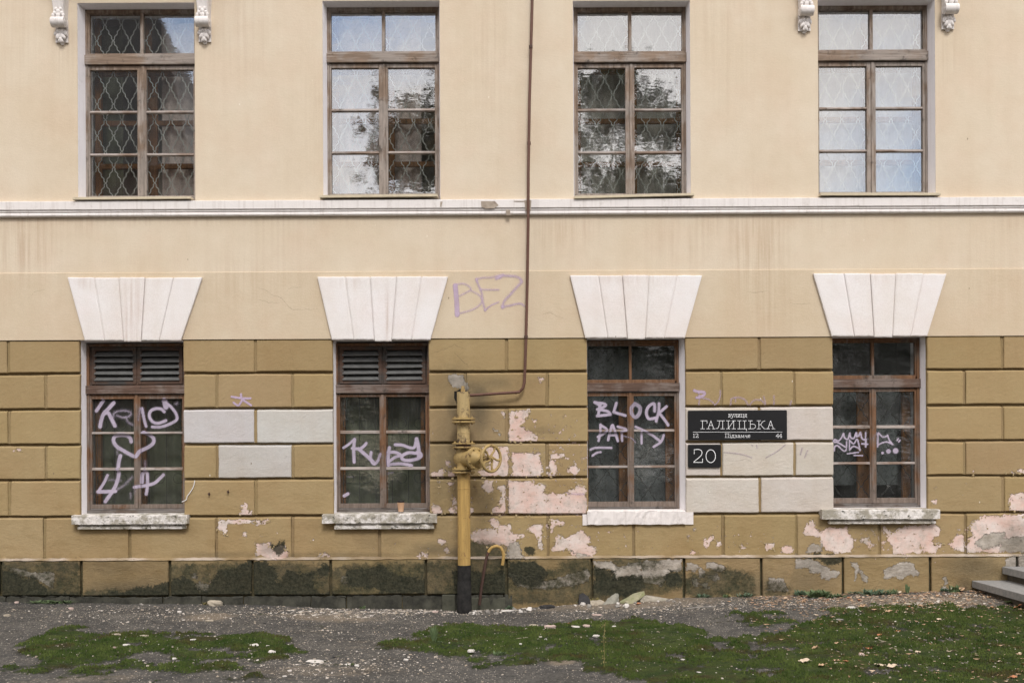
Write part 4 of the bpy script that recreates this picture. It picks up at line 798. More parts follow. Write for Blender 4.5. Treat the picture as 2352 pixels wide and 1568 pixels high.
# curled paint still hanging at the rims of the peeled patches
m = MB()
def flap(x, z, yb):
    L = random.uniform(.008, .028); w_ = random.uniform(.008, .03); a = random.uniform(-.6, .6); c, s_ = math.cos(a), math.sin(a); lift = random.uniform(.003, .010); n = len(m.v)
    for u, v, h in ((-w_ / 2, 0, .0008), (w_ / 2, 0, .0008), (w_ / 2 * random.uniform(.3, 1), -L, lift), (-w_ / 2 * random.uniform(.3, 1), -L * random.uniform(.6, 1), lift * .8)): m.v.append((x + u * c - v * s_, yb - h, z + u * s_ + v * c))
    m.f.append((n + 3, n + 2, n + 1, n))
for (rg, _), P in zip(PINK, POLP):
    n = len(P); per = sum(math.dist(P[i], P[(i + 1) % n]) for i in range(n))
    for _k in range(int(per / .075)):
        i = random.randrange(n); t = random.random(); a, b = P[i], P[(i + 1) % n]; x, z = a[0] + (b[0] - a[0]) * t + random.gauss(0, .008), a[1] + (b[1] - a[1]) * t + random.gauss(0, .008)
        if z > zPl + .02 and not hit(x, z) and z < zOl - .02: flap(x, z, 0.0)
m.build('curled_paint', mat_flat('curled olive paint', tuple(C_OLIVE), .9, .35, 30, .4), B)['kind'] = 'stuff'
# splayed white reveals from the opening edge to each frame
for i, (a, b, c, d) in enumerate(openings):
    low = i > 3; y0 = .0465 if low else .001; L_, R_ = FRX[i]; fa, fb = max(a, L_) + .001, min(b, R_) - .001; yb = .40
    if fa - a < .012: fa = a + .012
    if b - fb < .012: fb = b - .012
    m = MB(); yf = FD + .012; zs_ = np.linspace(c, d, 24)
    for z0, z1 in zip(zs_[:-1], zs_[1:]):
        m.add([(a, y0, z0), (fa, yf, z0), (fa, yb, z0), (a, y0, z1), (fa, yf, z1), (fa, yb, z1)], [(0, 3, 4, 1), (1, 4, 5, 2)]); m.add([(b, y0, z0), (fb, yf, z0), (fb, yb, z0), (b, y0, z1), (fb, yf, z1), (fb, yb, z1)], [(0, 1, 4, 3), (1, 2, 5, 4)])
    yq = -.004 if low else y0
    m.add([(a, yq, d), (b, yq, d), (fb, yf, d - .004), (fa, yf, d - .004), (fb, yb, d - .004), (fa, yb, d - .004)], [(0, 3, 2, 1), (3, 5, 4, 2)])
    m.add([(a, y0, c), (b, y0, c), (b, yb, c), (a, yb, c)], [(0, 1, 2, 3)])
    m.build('window_reveal', REVEAL, B)
# wall graffiti
BEZ = [([(270,540),(290,750),(310,1000),(320,1300)],125,.75),([(280,520),(450,490),(600,540),(680,640),(560,720),(380,810)],100,.55),([(700,680),(880,780),(960,900),(930,1020),(760,1150),(560,1220),(360,1270)],100,.55),([(270,560),(270,620)],150,.35),([(320,1280),(330,1330)],150,.35),
 ([(820,380),(870,520),(950,700),(980,850),(1000,1000),(1050,1190)],120,.62),([(830,370),(1000,335),(1200,330),(1400,280),(1520,250)],105,.6),([(930,640),(1150,650),(1400,650)],95,.62),([(1050,1180),(1200,1060),(1400,970)],92,.65),([(820,370),(840,440)],120,.35),
 ([(1340,360),(1500,290),(1700,290),(1900,320),(2000,430),(1880,580),(1700,780),(1560,930),(1500,1090)],140,.68),([(1500,1100),(1700,1060),(1950,1010),(2080,1070)],118,.65),([(1500,1090),(1510,1130)],150,.35),([(1350,340),(1450,330)],150,.4),([(1980,400),(2010,440)],130,.35)]
spray('graffiti', 'BZ', BEZ, lambda x, z: -.0135, INKW, B, label='faded lilac letters BEZ sprayed beside the rusty pipe')
SGs = [([(170,190),(240,212),(350,222),(340,280),(220,322)],52,.75),([(250,230),(265,330),(255,450)],45,.7),([(200,325),(400,342),(500,400),(560,450),(640,330),(650,190)],44,.65),([(840,450),(860,340),(980,320),(1090,350),(1160,450)],60,.5),([(930,330),(930,400)],45,.5),([(1200,450),(1270,370),(1400,365),(1480,440),(1450,300)],55,.5),([(1640,290),(1640,440)],55,.5),([(1960,380),(1940,450)],55,.5)]
spray('graffiti', 'SG', SGs, lambda x, z: -.0035, INKW, B, label='faint lilac scrawl above the black street sign')
SG2 = [([(720,1330),(900,1345),(1100,1380),(1230,1430)],40,.62),([(1490,1430),(1700,1310),(1850,1190)],40,.62),([(1320,1195),(1330,1250)],42,.62),([(1230,1190),(1250,1215)],36,.55),([(2160,1250),(2130,1370)],50,.6),([(2260,1290),(2210,1420)],46,.55)]
spray('graffiti', 'SG', SG2, lambda x, z: -.0035, INKG, B, label='mauve strokes on the beige painted blocks')
spray('graffiti', '01', [([(1615,1195),(1680,1205),(1745,1207)],15,.9),([(1680,1178),(1690,1212),(1750,1255)],15,.9),([(1690,1215),(1662,1256),(1628,1236)],14,.9)], lambda x, z: -.0035, INKW, B, step=.004, label='small lilac star-like tag on the olive blocks')
spray('graffiti', '22', [([(390,245),(440,250),(500,252)],24,.5)], lambda x, z: -.0035, INKW, B, label='lilac smear on the peeled pink block')

# ------------------------------------------------------------ signs
SIGNM = mat_flat('black enamel plate', (.012, .012, .013), .35, .2, 4, 0, spec=.4); LETM = mat_flat('white sign lettering', (.85, .85, .85), .5, .02, 4, 0)
def sign(name, label, x0, y0, x1, y1, r, strokes):
    (a, zt), (b, _), zb = Z('S', x0, y0, -.02), Z('S', x1, y0, -.02), Z('S', x0, y1, -.02)[1]
    rr = r / 5.113 / 1.7415 / S; pts = []
    for cx, cz, a0 in ((b - rr, zt - rr, 0), (a + rr, zt - rr, 90), (a + rr, zb + rr, 180), (b - rr, zb + rr, 270)):
        for k in range(6): t = R(a0 + k * 18); pts.append((cx + rr * math.cos(t), cz + rr * math.sin(t)))
    T = thing(name, label, 'sign', ((a + b) / 2, 0, zb)); lo = ((a + b) / 2, 0, zb)
    m = MB(); m.prism(pts, -.020, -.002); m.build('sign_plate', SIGNM, T, bevel=.0015, loc=lo)
    m = MB(); yy = -.0215
    for P, wd in strokes:
        h = wd / 5.113 / 1.7415 / S / 2; Q_ = [Vector((p[0], p[1])) for p in ZP('S', P, -.02)]
        for p, q_ in zip(Q_[:-1], Q_[1:]):
            d = (q_ - p); d = d.normalized() if d.length else Vector((1, 0)); n = Vector((-d.y, d.x)) * h; p, q_ = p - d * h * .9, q_ + d * h * .9
            yy -= .000012; m.add([(p.x + n.x, yy, p.y + n.y), (p.x - n.x, yy, p.y - n.y), (q_.x - n.x, yy, q_.y - n.y), (q_.x + n.x, yy, q_.y + n.y)], [(0, 1, 2, 3)])
    m.build('lettering', LETM, T, loc=lo); return T
big = [[(460,315),(460,480)],[(420,317),(552,317),(552,370)],[(422,481),(500,481)],[(575,480),(632,318),(690,480)],[(600,412),(668,412)],[(543,481),(610,481)],[(660,481),(722,481)],[(762,317),(910,317)],[(808,317),(800,400),(785,450),(765,475),(742,475)],[(872,317),(872,480)],[(833,481),(910,481)],
 [(987,317),(987,480)],[(1097,317),(1097,480)],[(987,475),(1097,320)],[(947,317),(1022,317)],[(1062,317),(1137,317)],[(947,481),(1022,481)],[(1062,481),(1137,481)],[(1215,317),(1215,480)],[(1320,317),(1320,480)],[(1177,317),(1250,317)],[(1285,317),(1357,317)],[(1177,481),(1357,481),(1357,522)],
 [(1437,317),(1437,480)],[(1400,317),(1478,317)],[(1400,481),(1500,481),(1535,460),(1545,425),(1530,395),(1495,385),(1437,385)],[(1612,317),(1612,480)],[(1575,317),(1650,317)],[(1575,481),(1650,481)],[(1612,400),(1650,395),(1690,335),(1733,320)],[(1650,395),(1715,478),(1747,481)],[(1795,480),(1853,318),(1910,480)],[(1822,412),(1888,412)],[(1765,481),(1830,481)],[(1880,481),(1943,481)]]
sml = [[(1000,182),(1000,242)],[(985,182),(1020,182),(1032,196),(1020,210),(1000,210)],[(1020,210),(1036,225),(1020,242),(985,242)],[(1052,182),(1073,240)],[(1097,182),(1070,250),(1058,265),(1038,262)],[(1040,182),(1065,182)],[(1085,182),(1107,182)],[(1118,182),(1165,182)],[(1128,182),(1122,225),(1105,240)],[(1153,182),(1153,242)],[(1140,242),(1165,242)],
 [(1187,182),(1187,242)],[(1222,182),(1222,242)],[(1187,240),(1222,184)],[(1175,182),(1200,182)],[(1210,182),(1234,182)],[(1175,242),(1200,242)],[(1210,242),(1234,242)],[(1255,182),(1255,242)],[(1293,182),(1293,242)],[(1243,182),(1267,182)],[(1281,182),(1305,182)],[(1243,242),(1307,242),(1307,260)],[(1355,182),(1355,242)],[(1368,182),(1335,182),(1322,196),(1335,213),(1355,213)],[(1335,213),(1318,242)],[(1342,242),(1368,242)],
 [(920,580),(1002,580)],[(935,580),(935,660)],[(987,580),(987,660)],[(920,660),(950,660)],[(972,660),(1002,660)],[(1028,608),(1028,660)],[(1014,608),(1028,608)],[(1014,660),(1042,660)],[(1026,580),(1031,583)],[(1062,608),(1105,608)],[(1070,608),(1066,640),(1056,660)],[(1095,608),(1095,660)],[(1050,672),(1052,660),(1107,660),(1109,672)],
 [(1122,615),(1140,606),(1155,615),(1150,630),(1135,633)],[(1135,633),(1155,640),(1155,655),(1135,662),(1120,655)],[(1180,612),(1200,606),(1215,615),(1215,660),(1228,660)],[(1215,633),(1190,635),(1178,650),(1190,662),(1215,652)],[(1245,660),(1252,608),(1275,652),(1300,608),(1305,660)],[(1236,660),(1256,660)],[(1296,660),(1316,660)],
 [(1330,608),(1332,628),(1345,636),(1368,634)],[(1368,608),(1368,660)],[(1356,660),(1380,660)],[(1395,634),(1432,634),(1428,612),(1410,605),(1395,615),(1392,640),(1402,660),(1430,655)],[(270,592),(285,583),(285,660)],[(268,660),(302,660)],[(320,600),(325,585),(350,582),(368,595),(362,620),(322,658),(374,658),(374,645)],
 [(2005,660),(2005,585),(1960,635),(2020,635)],[(1990,660),(2018,660)],[(2068,660),(2068,585),(2023,635),(2083,635)],[(2053,660),(2082,660)]]
sign('street_sign', 'black street sign with white Cyrillic street name between numbers 12 and 44', 165, 108, 2188, 714, 22, [(p, 8.5) for p in big] + [(p, 6.5) for p in sml] + [([(265,548),(2087,548)], 6)])
two = smooth_pts([(290.,908.),(340.,903.),(400.,905.),(445.,945.),(440.,1010.),(380.,1075.),(300.,1140.),(281.,1168.)])
sign('house_number_sign', 'small square black plate reading 20 below the street sign', 165, 803, 838, 1272, 22, [([(290,995),(290,908)], 9), (two, 12), ([(281,1167),(461,1167),(461,1095)], 11), ([(628 + 97 * math.cos(t * math.pi / 18), 1040 + 131 * math.sin(t * math.pi / 18)) for t in range(37)], 12)])

# ------------------------------------------------------------ gas riser with valve
YEL = mat_pipe('yellow gas pipe paint', (.46, .295, .095), (.16, .085, .04), .575); YELD = mat_pipe('scuffed yellow paint', (.44, .325, .15), (.07, .045, .03), .53)
YELV = mat_pipe('dirty yellow valve paint', (.42, .295, .115), (.11, .06, .03), .535, False); BLK = mat_flat('black bitumen coat', (.012, .012, .012), .95, .4, 14, .6, spec=.1, col2=(.034, .032, .030))
RUST = mat_pipe('rusty brown pipe', (.13, .06, .04), (.30, .21, .17), .66); RUSTD = mat_pipe('dark rusted steel', (.075, .04, .03), (.16, .08, .05), .55)
py = -.20
def V(x, y, d=py): a, b = Z('V', x, y, d); return (a, d, b)
gx, _, _ = V(388, 600); gz0 = float(gh(gx, py)) - .02
GR = thing('gas_riser', 'yellow vertical gas pipe with flanges and handwheel valve standing in front of the wall', 'gas pipe', (gx, py, 0)); GL0 = (gx, py, 0)
zb = Z('12', 1440, 745, py)[1]; rp_ = .0665
m = MB(); m.cyl((gx, py, gz0), (gx, py, zb), rp_ + .0035, 32); m.lathe((gx, py, gz0), (0, 0, 1), [(0, rp_ + .012), (.35, rp_ + .006), (.36, rp_ + .002)], 28); m.build('lower_sleeve', BLK, GR, smooth=True, loc=GL0)
z1 = V(388, 1400)[2]; m = MB(); m.cyl((gx, py, zb), (gx, py, z1), rp_, 32)
zw = Z('PL', 310, 150, py)[1]; m.lathe((gx, py, zw - .006), (0, 0, 1), [(0, rp_ + .0002), (.003, rp_ + .003), (.008, rp_ + .003), (.011, rp_ + .0002)], 32); m.build('riser_pipe', YEL, GR, smooth=True, loc=GL0)
m = MB(); m.cyl((gx, py, V(388, 730)[2]), (gx, py, V(388, 985)[2]), rp_, 32); zw = V(388, 858)[2]; m.lathe((gx, py, zw - .005), (0, 0, 1), [(0, rp_ + .0002), (.003, rp_ + .003), (.008, rp_ + .003), (.011, rp_ + .0002)], 32); m.build('middle_pipe', YELD, GR, smooth=True, loc=GL0)
zt = V(388, 297)[2]; m = MB(); m.cyl((gx, py, V(388, 650)[2]), (gx, py, zt), rp_ + .0015, 32); m.build('upper_pipe', YELD, GR, smooth=True, loc=GL0)
m = MB(); px_ = V(378, 250)[0]; m.cyl((px_, -.14, zt), (px_, -.14, V(378, 258)[2]), .026, 6); m.cyl((px_, -.14, V(378, 262)[2]), (px_, -.14, V(378, 212)[2]), .018, 16); m.build('plug', YELV, GR, smooth=True, loc=GL0)
m = MB(); m.tube([(gx, py, zt - .12), (gx, -.10, zt - .10), (gx, .06, zt - .10)], .045, 16); m.build('wall_branch', RUSTD, GR, smooth=True, loc=GL0)
for zc, th in ((667, 17), (708, 17), (1001, 14), (1052, 14), (1349, 16), (1390, 16)):
    z = V(388, zc)[2]; m = MB(); h = .0052 * th / 14 + .003; m.lathe((gx, py, z - h), (0, 0, 1), [(0, .118), (.002, .121), (2 * h - .002, .121), (2 * h, .118)], 40)
    up = zc in (667, 1001, 1349)
    for k in range(8):
        t = math.pi * (k + .5) / 4; bx, by = gx + .097 * math.cos(t), py + .097 * math.sin(t); s = 1 if up else -1
        m.cyl((bx, by, z + s * h), (bx, by, z + s * (h + .010)), .0115, 6); m.cyl((bx, by, z + s * (h + .010)), (bx, by, z + s * (h + .018)), .006, 8)
    m.build('flange', YELV, GR, smooth=True, loc=GL0)
for zc in (688, 1026, 1370): m = MB(); z = V(388, zc)[2]; m.cyl((gx, py, z - .022), (gx, py, z + .022), .078, 24); m.build('gasket', RUSTD, GR, smooth=True, loc=GL0)
vc = V(372, 1205); ax = Vector((.70, -.714, 0)).normalized()
m = MB(); zA, zB = V(388, 1335)[2], V(388, 1065)[2]
m.lathe((gx, py, zA), (0, 0, 1), [(0, .075), (.03, .068), (.06, .082), ((zB - zA) * .5, .096), (zB - zA - .07, .088), (zB - zA - .035, .074), (zB - zA, .08)], 28)
m.lathe(Vector((gx, py, vc[2])) - ax * .115, ax, [(0, .01), (.008, .045), (.03, .068), (.07, .080), (.16, .084), (.25, .088), (.262, .10), (.268, .115), (.285, .117)], 32)
m.build('valve_body', YELV, GR, smooth=True, loc=GL0)
c0 = Vector((gx, py, vc[2])) + ax * .172
m = MB(); m.lathe(c0, ax, [(0, .112), (.002, .118), (.020, .118), (.024, .112), (.026, .088), (.045, .075), (.07, .055), (.085, .040), (.10, .036), (.102, .028), (.13, .026)], 36)
sv = ax.cross(Vector((0, 0, 1))).normalized()
for k in range(8):
    t = math.pi * (k + .5) / 4; p = c0 + (sv * math.cos(t) + Vector((0, 0, 1)) * math.sin(t)) * .101; m.cyl(p + ax * .022, p + ax * .036, .010, 6); m.cyl(p + ax * .036, p + ax * .044, .005, 8)
m.build('bonnet', YELV, GR, smooth=True, loc=GL0)
m = MB(); c1 = c0 + ax * .085
for s in (1, -1):
    a = c1 + Vector((0, 0, s * .028)); b = c0 + ax * .215 + Vector((0, 0, s * .022)); n = sv * .013; u = Vector((0, 0, .006))
    m.add([a - n - u, a + n - u, a + n + u, a - n + u, b - n - u, b + n - u, b + n + u, b - n + u], [(0, 3, 2, 1), (4, 5, 6, 7), (0, 1, 5, 4), (1, 2, 6, 5), (2, 3, 7, 6), (3, 0, 4, 7)])
m.cyl(c0 + ax * .205, c0 + ax * .225, .032, 16); m.cyl(c0 + ax * .10, c0 + ax * .262, .011, 12)
for s in (-1, 1): m.cyl(c0 + ax * .105 + sv * .03 * s, c0 + ax * .145 + sv * .03 * s, .007, 8)
m.build('yoke', YELV, GR, smooth=True, loc=GL0)
hub = c0 + ax * .235; RW = .133; up = Vector((0, 0, 1)); H0 = tuple(hub)
m = MB(); ring = [hub + ax * .012 + (sv * math.cos(t * math.pi / 20) + up * math.sin(t * math.pi / 20)) * RW for t in range(41)]; m.tube(ring, .0155, 12, False)
m.lathe(hub - ax * .004, ax, [(0, .026), (.004, .030), (.024, .028), (.028, .018)], 20); m.cyl(hub + ax * .02, hub + ax * .036, .012, 6)
for k in range(5):
    a0 = 2 * math.pi * k / 5 + .35; pts = []
    for t in np.linspace(0, 1, 8): r_ = .022 + (RW - .028) * t; an = a0 + .55 * math.sin(t * math.pi * .9) * (.6) + .25 * t; pts.append(hub + ax * .010 + (sv * math.cos(an) + up * math.sin(an)) * r_)
    m.tube(pts, [.015, .013, .0115, .011, .011, .0115, .013, .015], 8)
m.build('handwheel', YELV, GR, smooth=True, loc=GL0)
# black patch paints the dark inside the broken hole behind the pipe top
m = MB(); hp = [(262,290),(300,285),(340,255),(400,262),(430,290),(440,330),(470,480),(440,500),(300,480),(280,420),(262,380)]
m.prism([(a, b) for a, b in ZP('V', hp, 0)][::-1], -.0025, .02); m.build('hole_dark_patch', mat_flat('painted hole shade', (.012, .010, .008), .95, .3, 20, .8), B)

# thin rusty pipe
pts = [Z('V', 455, 345, -.09) + (-.10,), Z('V', 800, 322, -.09) + (-.09,), Z('V', 1159, 298, -.07) + (-.075,), Z('21', 25, 1168, -.06) + (-.06,), Z('21', 55, 1158, -.06) + (-.06,), Z('21', 76, 1135, -.06) + (-.06,), Z('21', 86, 1100, -.06) + (-.06,), Z('21', 91, 1000, -.06) + (-.06,), Z('21', 98, 780, -.05) + (-.055,), Z('21', 107, 400, -.05) + (-.055,),
       Z('21', 113, 0, -.05) + (-.06,), Z('20', 113, 1440, -.05) + (-.085,), Z('20', 114, 1200, -.05) + (-.075,), Z('20', 122, 700, -.05) + (-.06,), Z('20', 136, 200, -.05) + (-.055,), Z('20', 141, 0, -.05) + (-.055,)]
P3 = [(a, c, b) for a, b, c in pts]; P3.append((P3[-1][0] + .01, -.055, ZT - .02))
T = thing('rusty_pipe', 'thin rusty brown gas pipe running down the wall and bending to the riser', 'pipe', P3[7]); T0 = P3[7]
m = MB(); m.tube(P3, .0155, 12); m.build('pipe', RUST, T, smooth=True, loc=T0)
for k, dd in (('20', 1000), ('21', 780), ('20', 330)):
    a, b = Z(k, 118 if k == '20' and dd == 1000 else (98 if k == '21' else 131), dd, -.05); m = MB(); m.lathe((a, -.058, b - .02), (0, 0, 1), [(0, .0165), (.004, .020), (.034, .020), (.038, .0165)], 14); m.box(a - .006, a + .006, -.05, .005, b - .004, b + .004); m.build('pipe_clip', RUSTD, T, smooth=True, loc=T0)

# hooked vent pipe
hk = [Z('PL', a, b, -.14) for a, b in [(498,1450),(520,1250),(548,1080),(568,960),(585,890),(600,860)]]; hk2 = [Z('PL', a, b, -.14) for a, b in [(600,860),(612,832),(640,805),(690,792),(735,808),(760,850),(768,890),(765,940),(755,1005)]]
T = thing('hooked_pipe', 'cane-shaped pipe with yellow hook and rusty shaft rising beside the gas riser', 'pipe', (hk[0][0], -.14, 0)); T0 = (hk[0][0], -.14, 0)
m = MB(); m.tube([(a, -.14, b) for a, b in hk], .0155, 14); m.build('shaft', RUSTD, T, smooth=True, loc=T0)
m = MB(); m.tube([(a, -.14, b) for a, b in hk2], .0165, 14); m.build('hook', YEL, T, smooth=True, loc=T0)

# paper cup
a, b = Z('G2', 762, 1417, .02); zs_ = Z('12', 860, 395, -.085)[1] + .010
T = thing('paper_cup', 'brown takeaway paper cup with black lid standing on the mouldy sill', 'cup', (a, .05, b)); c_ = (a, .05, b)
KR = mat_flat('kraft paper', (.52, .30, .17), .8, .12, 8, 0, col2=(.62, .42, .28)); LID = mat_flat('black plastic lid', (.015, .015, .015), .4, .2, 8, 0)
m = MB(); m.lathe(c_, (0, 0, 1), [(0, .027), (.002, .028), (.098, .0385), (.101, .040), (.104, .0385)], 28); m.build('cup_body', KR, T, smooth=True, loc=c_)
m = MB(); m.lathe((a, .05, b + .100), (0, 0, 1), [(0, .0415), (.007, .0425), (.009, .039), (.016, .0375), (.020, .0365), (.0205, .030), (.016, .029), (.0155, .001)], 28); m.build('lid', LID, T, smooth=True, loc=c_)

# cable, wall anchors
pts = [(a, -.012, b) for a, b in ZP('02', smooth_pts([(1360.,155.),(1352.,195.),(1330.,235.),(1308.,265.),(1300.,290.),(1270.,305.)]))]
m = MB(); m.tube(pts, .0045, 6); tag(m.build('cable', mat_flat('white cable', (.75, .73, .72), .5, .1, 8, 0), smooth=True), 'loose white cable hanging from a block joint beside the heart graffiti window', 'cable')
for (x, y, lab) in ((1460, 250, 'small metal wall anchor nearer to the window'), (1592, 235, 'dark metal wall anchor farther from the window')):
    a, b = Z('02', x, y); m = MB(); m.cyl((a, .0, b), (a, -.035, b + .003), .009, 10); m.cyl((a, -.02, b - .016), (a + .004, -.02, b + .018), .006, 8); tag(m.build('wall_anchor', RUSTD, smooth=True), lab, 'wall anchor')

# ------------------------------------------------------------ ground
MOSS = [[(40,1350),(200,1260),(330,1220),(490,1175),(555,1190),(560,1280),(640,1330),(780,1260),(950,1208),(1180,1215),(1440,1218),(1784,1235),(1844,1215),(1984,1260),(2054,1320),(2004,1385),(1844,1418),(1580,1400),(1400,1402),(1230,1385),(1000,1350),(800,1380),(600,1400),(560,1450),(300,1400),(200,1385),(60,1380)],
 [(2689,1290),(2844,1240),(3064,1190),(3164,1155),(3568,1175),(3748,1190),(4048,1130),(4468,1110),(4668,1150),(4968,1200),(5008,1250),(5352,1250),(5368,1240),(5530,1240),(5510,1170),(5720,1110),(5770,1055),(6050,1045),(7400,1100),(7400,1700),(4900,1700),(4500,1550),(4050,1500),(3980,1425),(3568,1455),(3384,1472),(3124,1412),(3034,1382),(2884,1350),(2734,1320)]]
MOSS = [[ground('02', a, b)[:2] for a, b in p] for p in MOSS]
MW = [(600, 1480, 600, 90, .84), (1300, 1470, 600, 80, .74), (300, 1440, 400, 60, .74), (1700, 1540, 300, 40, .8), (5300, 1120, 500, 60, .85), (6500, 1050, 600, 50, .75), (3000, 1560, 0, 0, 0), (6300, 1100, 700, 60, .3), (4100, 1150, 500, 30, .45)]
def gsoft(lst, X, Y):
    o = np.zeros(X.shape)
    for zx, zy, rx, ry, s in lst:
        if not s: continue
        a, b, _ = ground('02', zx, zy); a1, b1, _ = ground('02', zx + rx, zy); _, b2, _ = ground('02', zx, zy + ry)
        q = ((X - a) / (abs(a1 - a) + .01)) ** 2 + ((Y - b) / (abs(b2 - b) + .01)) ** 2; o = np.maximum(o, s * np.exp(-q))
    return o
SAND = [(1460,1110,200,40,.9),(2300,1110,500,40,.75),(1000,990,600,16,.5),(6400,1000,900,60,.8),(600,1540,700,60,.5),(2500,1300,500,120,.35),(4400,1010,900,40,.9),(3500,1040,900,30,.7),(2200,1480,900,90,.5),(3900,1420,120,30,.9),(4450,1420,120,40,.7),(120,1040,200,14,.4),(3300,1480,500,50,.3)]
gxs = np.concatenate([[-160, -80, -40, -20, -12], np.arange(-8, 8.01, .035), [12, 20, 40, 80, 160]])
gys = np.concatenate([[-160, -90, -50, -30, -20, -14, -11], np.arange(-8.5, -4.2, .09), np.arange(-4.2, .1, .026), [2, 20, 60]])
XX, YY = np.meshgrid(gxs, gys)
def mossm(X, Y):
    md = np.full(X.shape, -.6)
    near = (np.abs(X) < 9) & (Y > -9)
    for p in MOSS: md[near] = np.maximum(md[near], sdf(p, X[near], Y[near]))
    md = np.clip(md, -.3, .10) / .3
    md = np.maximum(md, gsoft(MW, X, Y) - .62)
    return md + (vnoise(X, Y * 1.5, 2.2, 1) - .50) * .70 + (vnoise(X, Y, 7.0, 2) - .5) * .65 + (vnoise(X, Y, 24.0, 3) - .5) * .5
MM = mossm(XX, YY)
ZZ = gh(XX, YY) + (vnoise(XX, YY, .8, 5) - .5) * .03 * (YY < -.4) + (vnoise(XX, YY, 14, 6) - .5) * .008 + (vnoise(XX, YY, 33, 8) - .5) * .006
mh = np.clip(MM * 3, 0, 1); ZZ = ZZ + mh * (.008 + .026 * vnoise(XX, YY * 1.5, 8, 9) + .014 * vnoise(XX, YY, 22, 10))
m = MB(); nx = len(gxs); m.v = list(zip(XX.ravel(), YY.ravel(), ZZ.ravel())); m.f = [(j * nx + i, j * nx + i + 1, (j + 1) * nx + i + 1, (j + 1) * nx + i) for j in range(len(gys) - 1) for i in range(nx - 1)]
def gz(x, y):
    i = int(np.clip(np.searchsorted(gxs, x), 1, nx - 1)); j = int(np.clip(np.searchsorted(gys, y), 1, len(gys) - 1)); return float(ZZ[j, i] + ZZ[j - 1, i - 1]) / 2
def mat_ground():
    m = NT('old asphalt with moss and grit')
    n1 = m.noise(3, 6, .6); gr = m.math('ADD', m.math('MULTIPLY', m.noise(55, 8, .85), .7), m.math('MULTIPLY', m.noise(17, 6, .75, m.mapping((1, 1, 1), (2, 9, 2))), .3)); g2 = m.n('ShaderNodeTexVoronoi', {'Vector': m.obj, 'Scale': 62.0, 'Randomness': 1.0}); 
    c = m.mix(m.mr(n1, .35, .65), (.050, .049, .047), (.084, .080, .073))
    c = m.mix(m.mr(gr, .40, .60), m.mix(1.0, c, (.38, .38, .38), 'MULTIPLY'), m.mix(1.0, c, (1.85, 1.8, 1.72), 'MULTIPLY'))
    cell = m.n('ShaderNodeSeparateColor', {0: g2.outputs['Color']}).outputs[0]
    spk = m.math('MULTIPLY', m.mr(cell, .84, .85), m.mr(g2.outputs['Distance'], .30, .42, 1, 0)); c = m.mix(m.math('MULTIPLY', spk, .8), c, (.42, .37, .31))
    sn = m.mr(m.math('ADD', m.attr('sand').outputs['Fac'], m.math('MULTIPLY', m.math('SUBTRACT', m.noise(7, 7, .7), .5), 1.0)), .35, .7)
    sc = m.mix(m.mr(m.noise(60, 5, .75), .38, .62), (.13, .105, .075), (.27, .22, .165)); c = m.mix(m.math('MULTIPLY', sn, .8), c, sc)
    dampf = m.mr(m.noise(2.2, 5, .6, m.mapping((1, 1, 1), (4, 4, 4))), .52, .7, 0, .5); c = m.mix(dampf, c, m.mix(1.0, c, (.55, .53, .50), 'MULTIPLY'))
    mo = m.attr('moss').outputs['Fac']; mk = m.mr(m.math('ADD', mo, m.math('MULTIPLY', m.math('SUBTRACT', m.noise(45, 8, .8), .5), 1.3)), -.04, .10)
    mc = m.mix(m.mr(m.noise(5, 5, .65), .35, .65), (.028, .050, .011), (.070, .092, .022)); mc = m.mix(m.mr(m.noise(2.6, 6, .7, m.mapping((1, 1.6, 1), (8, 2, 1))), .50, .64, 0, .75), mc, (.052, .037, .015)); mc = m.mix(m.mr(m.noise(13, 6, .7, m.mapping((1, 2.0, 1), (3, 2, 1))), .55, .66, 0, .8), mc, (.014, .013, .008))  # last mix: soil-dark creases painted in for shadow gaps between moss cushions
    mc = m.mix(m.mr(m.noise(90, 5, .75), .35, .65), m.mix(1.0, mc, (.45, .45, .45), 'MULTIPLY'), m.mix(1.0, mc, (1.3, 1.3, 1.2), 'MULTIPLY')); c = m.mix(mk, c, mc)
    h = m.math('ADD', m.math('MULTIPLY', gr, .5), m.math('MULTIPLY', m.noise(40, 6, .7), 1.0)); h = m.math('ADD', h, m.math('MULTIPLY', mk, m.math('MULTIPLY', m.noise(150, 4, .8), 1.6)))
    return m.done(c, .92, m.bump(h, .9, .012), spec=.2)
def gat(me, V): put(me, 'moss', MM.ravel()); put(me, 'sand', gsoft(SAND, XX.ravel(), YY.ravel()))
go = m.build('ground', mat_ground(), attrs=gat); tag(go, kind='structure'); go.data.polygons.foreach_set('use_smooth', [True] * len(go.data.polygons))

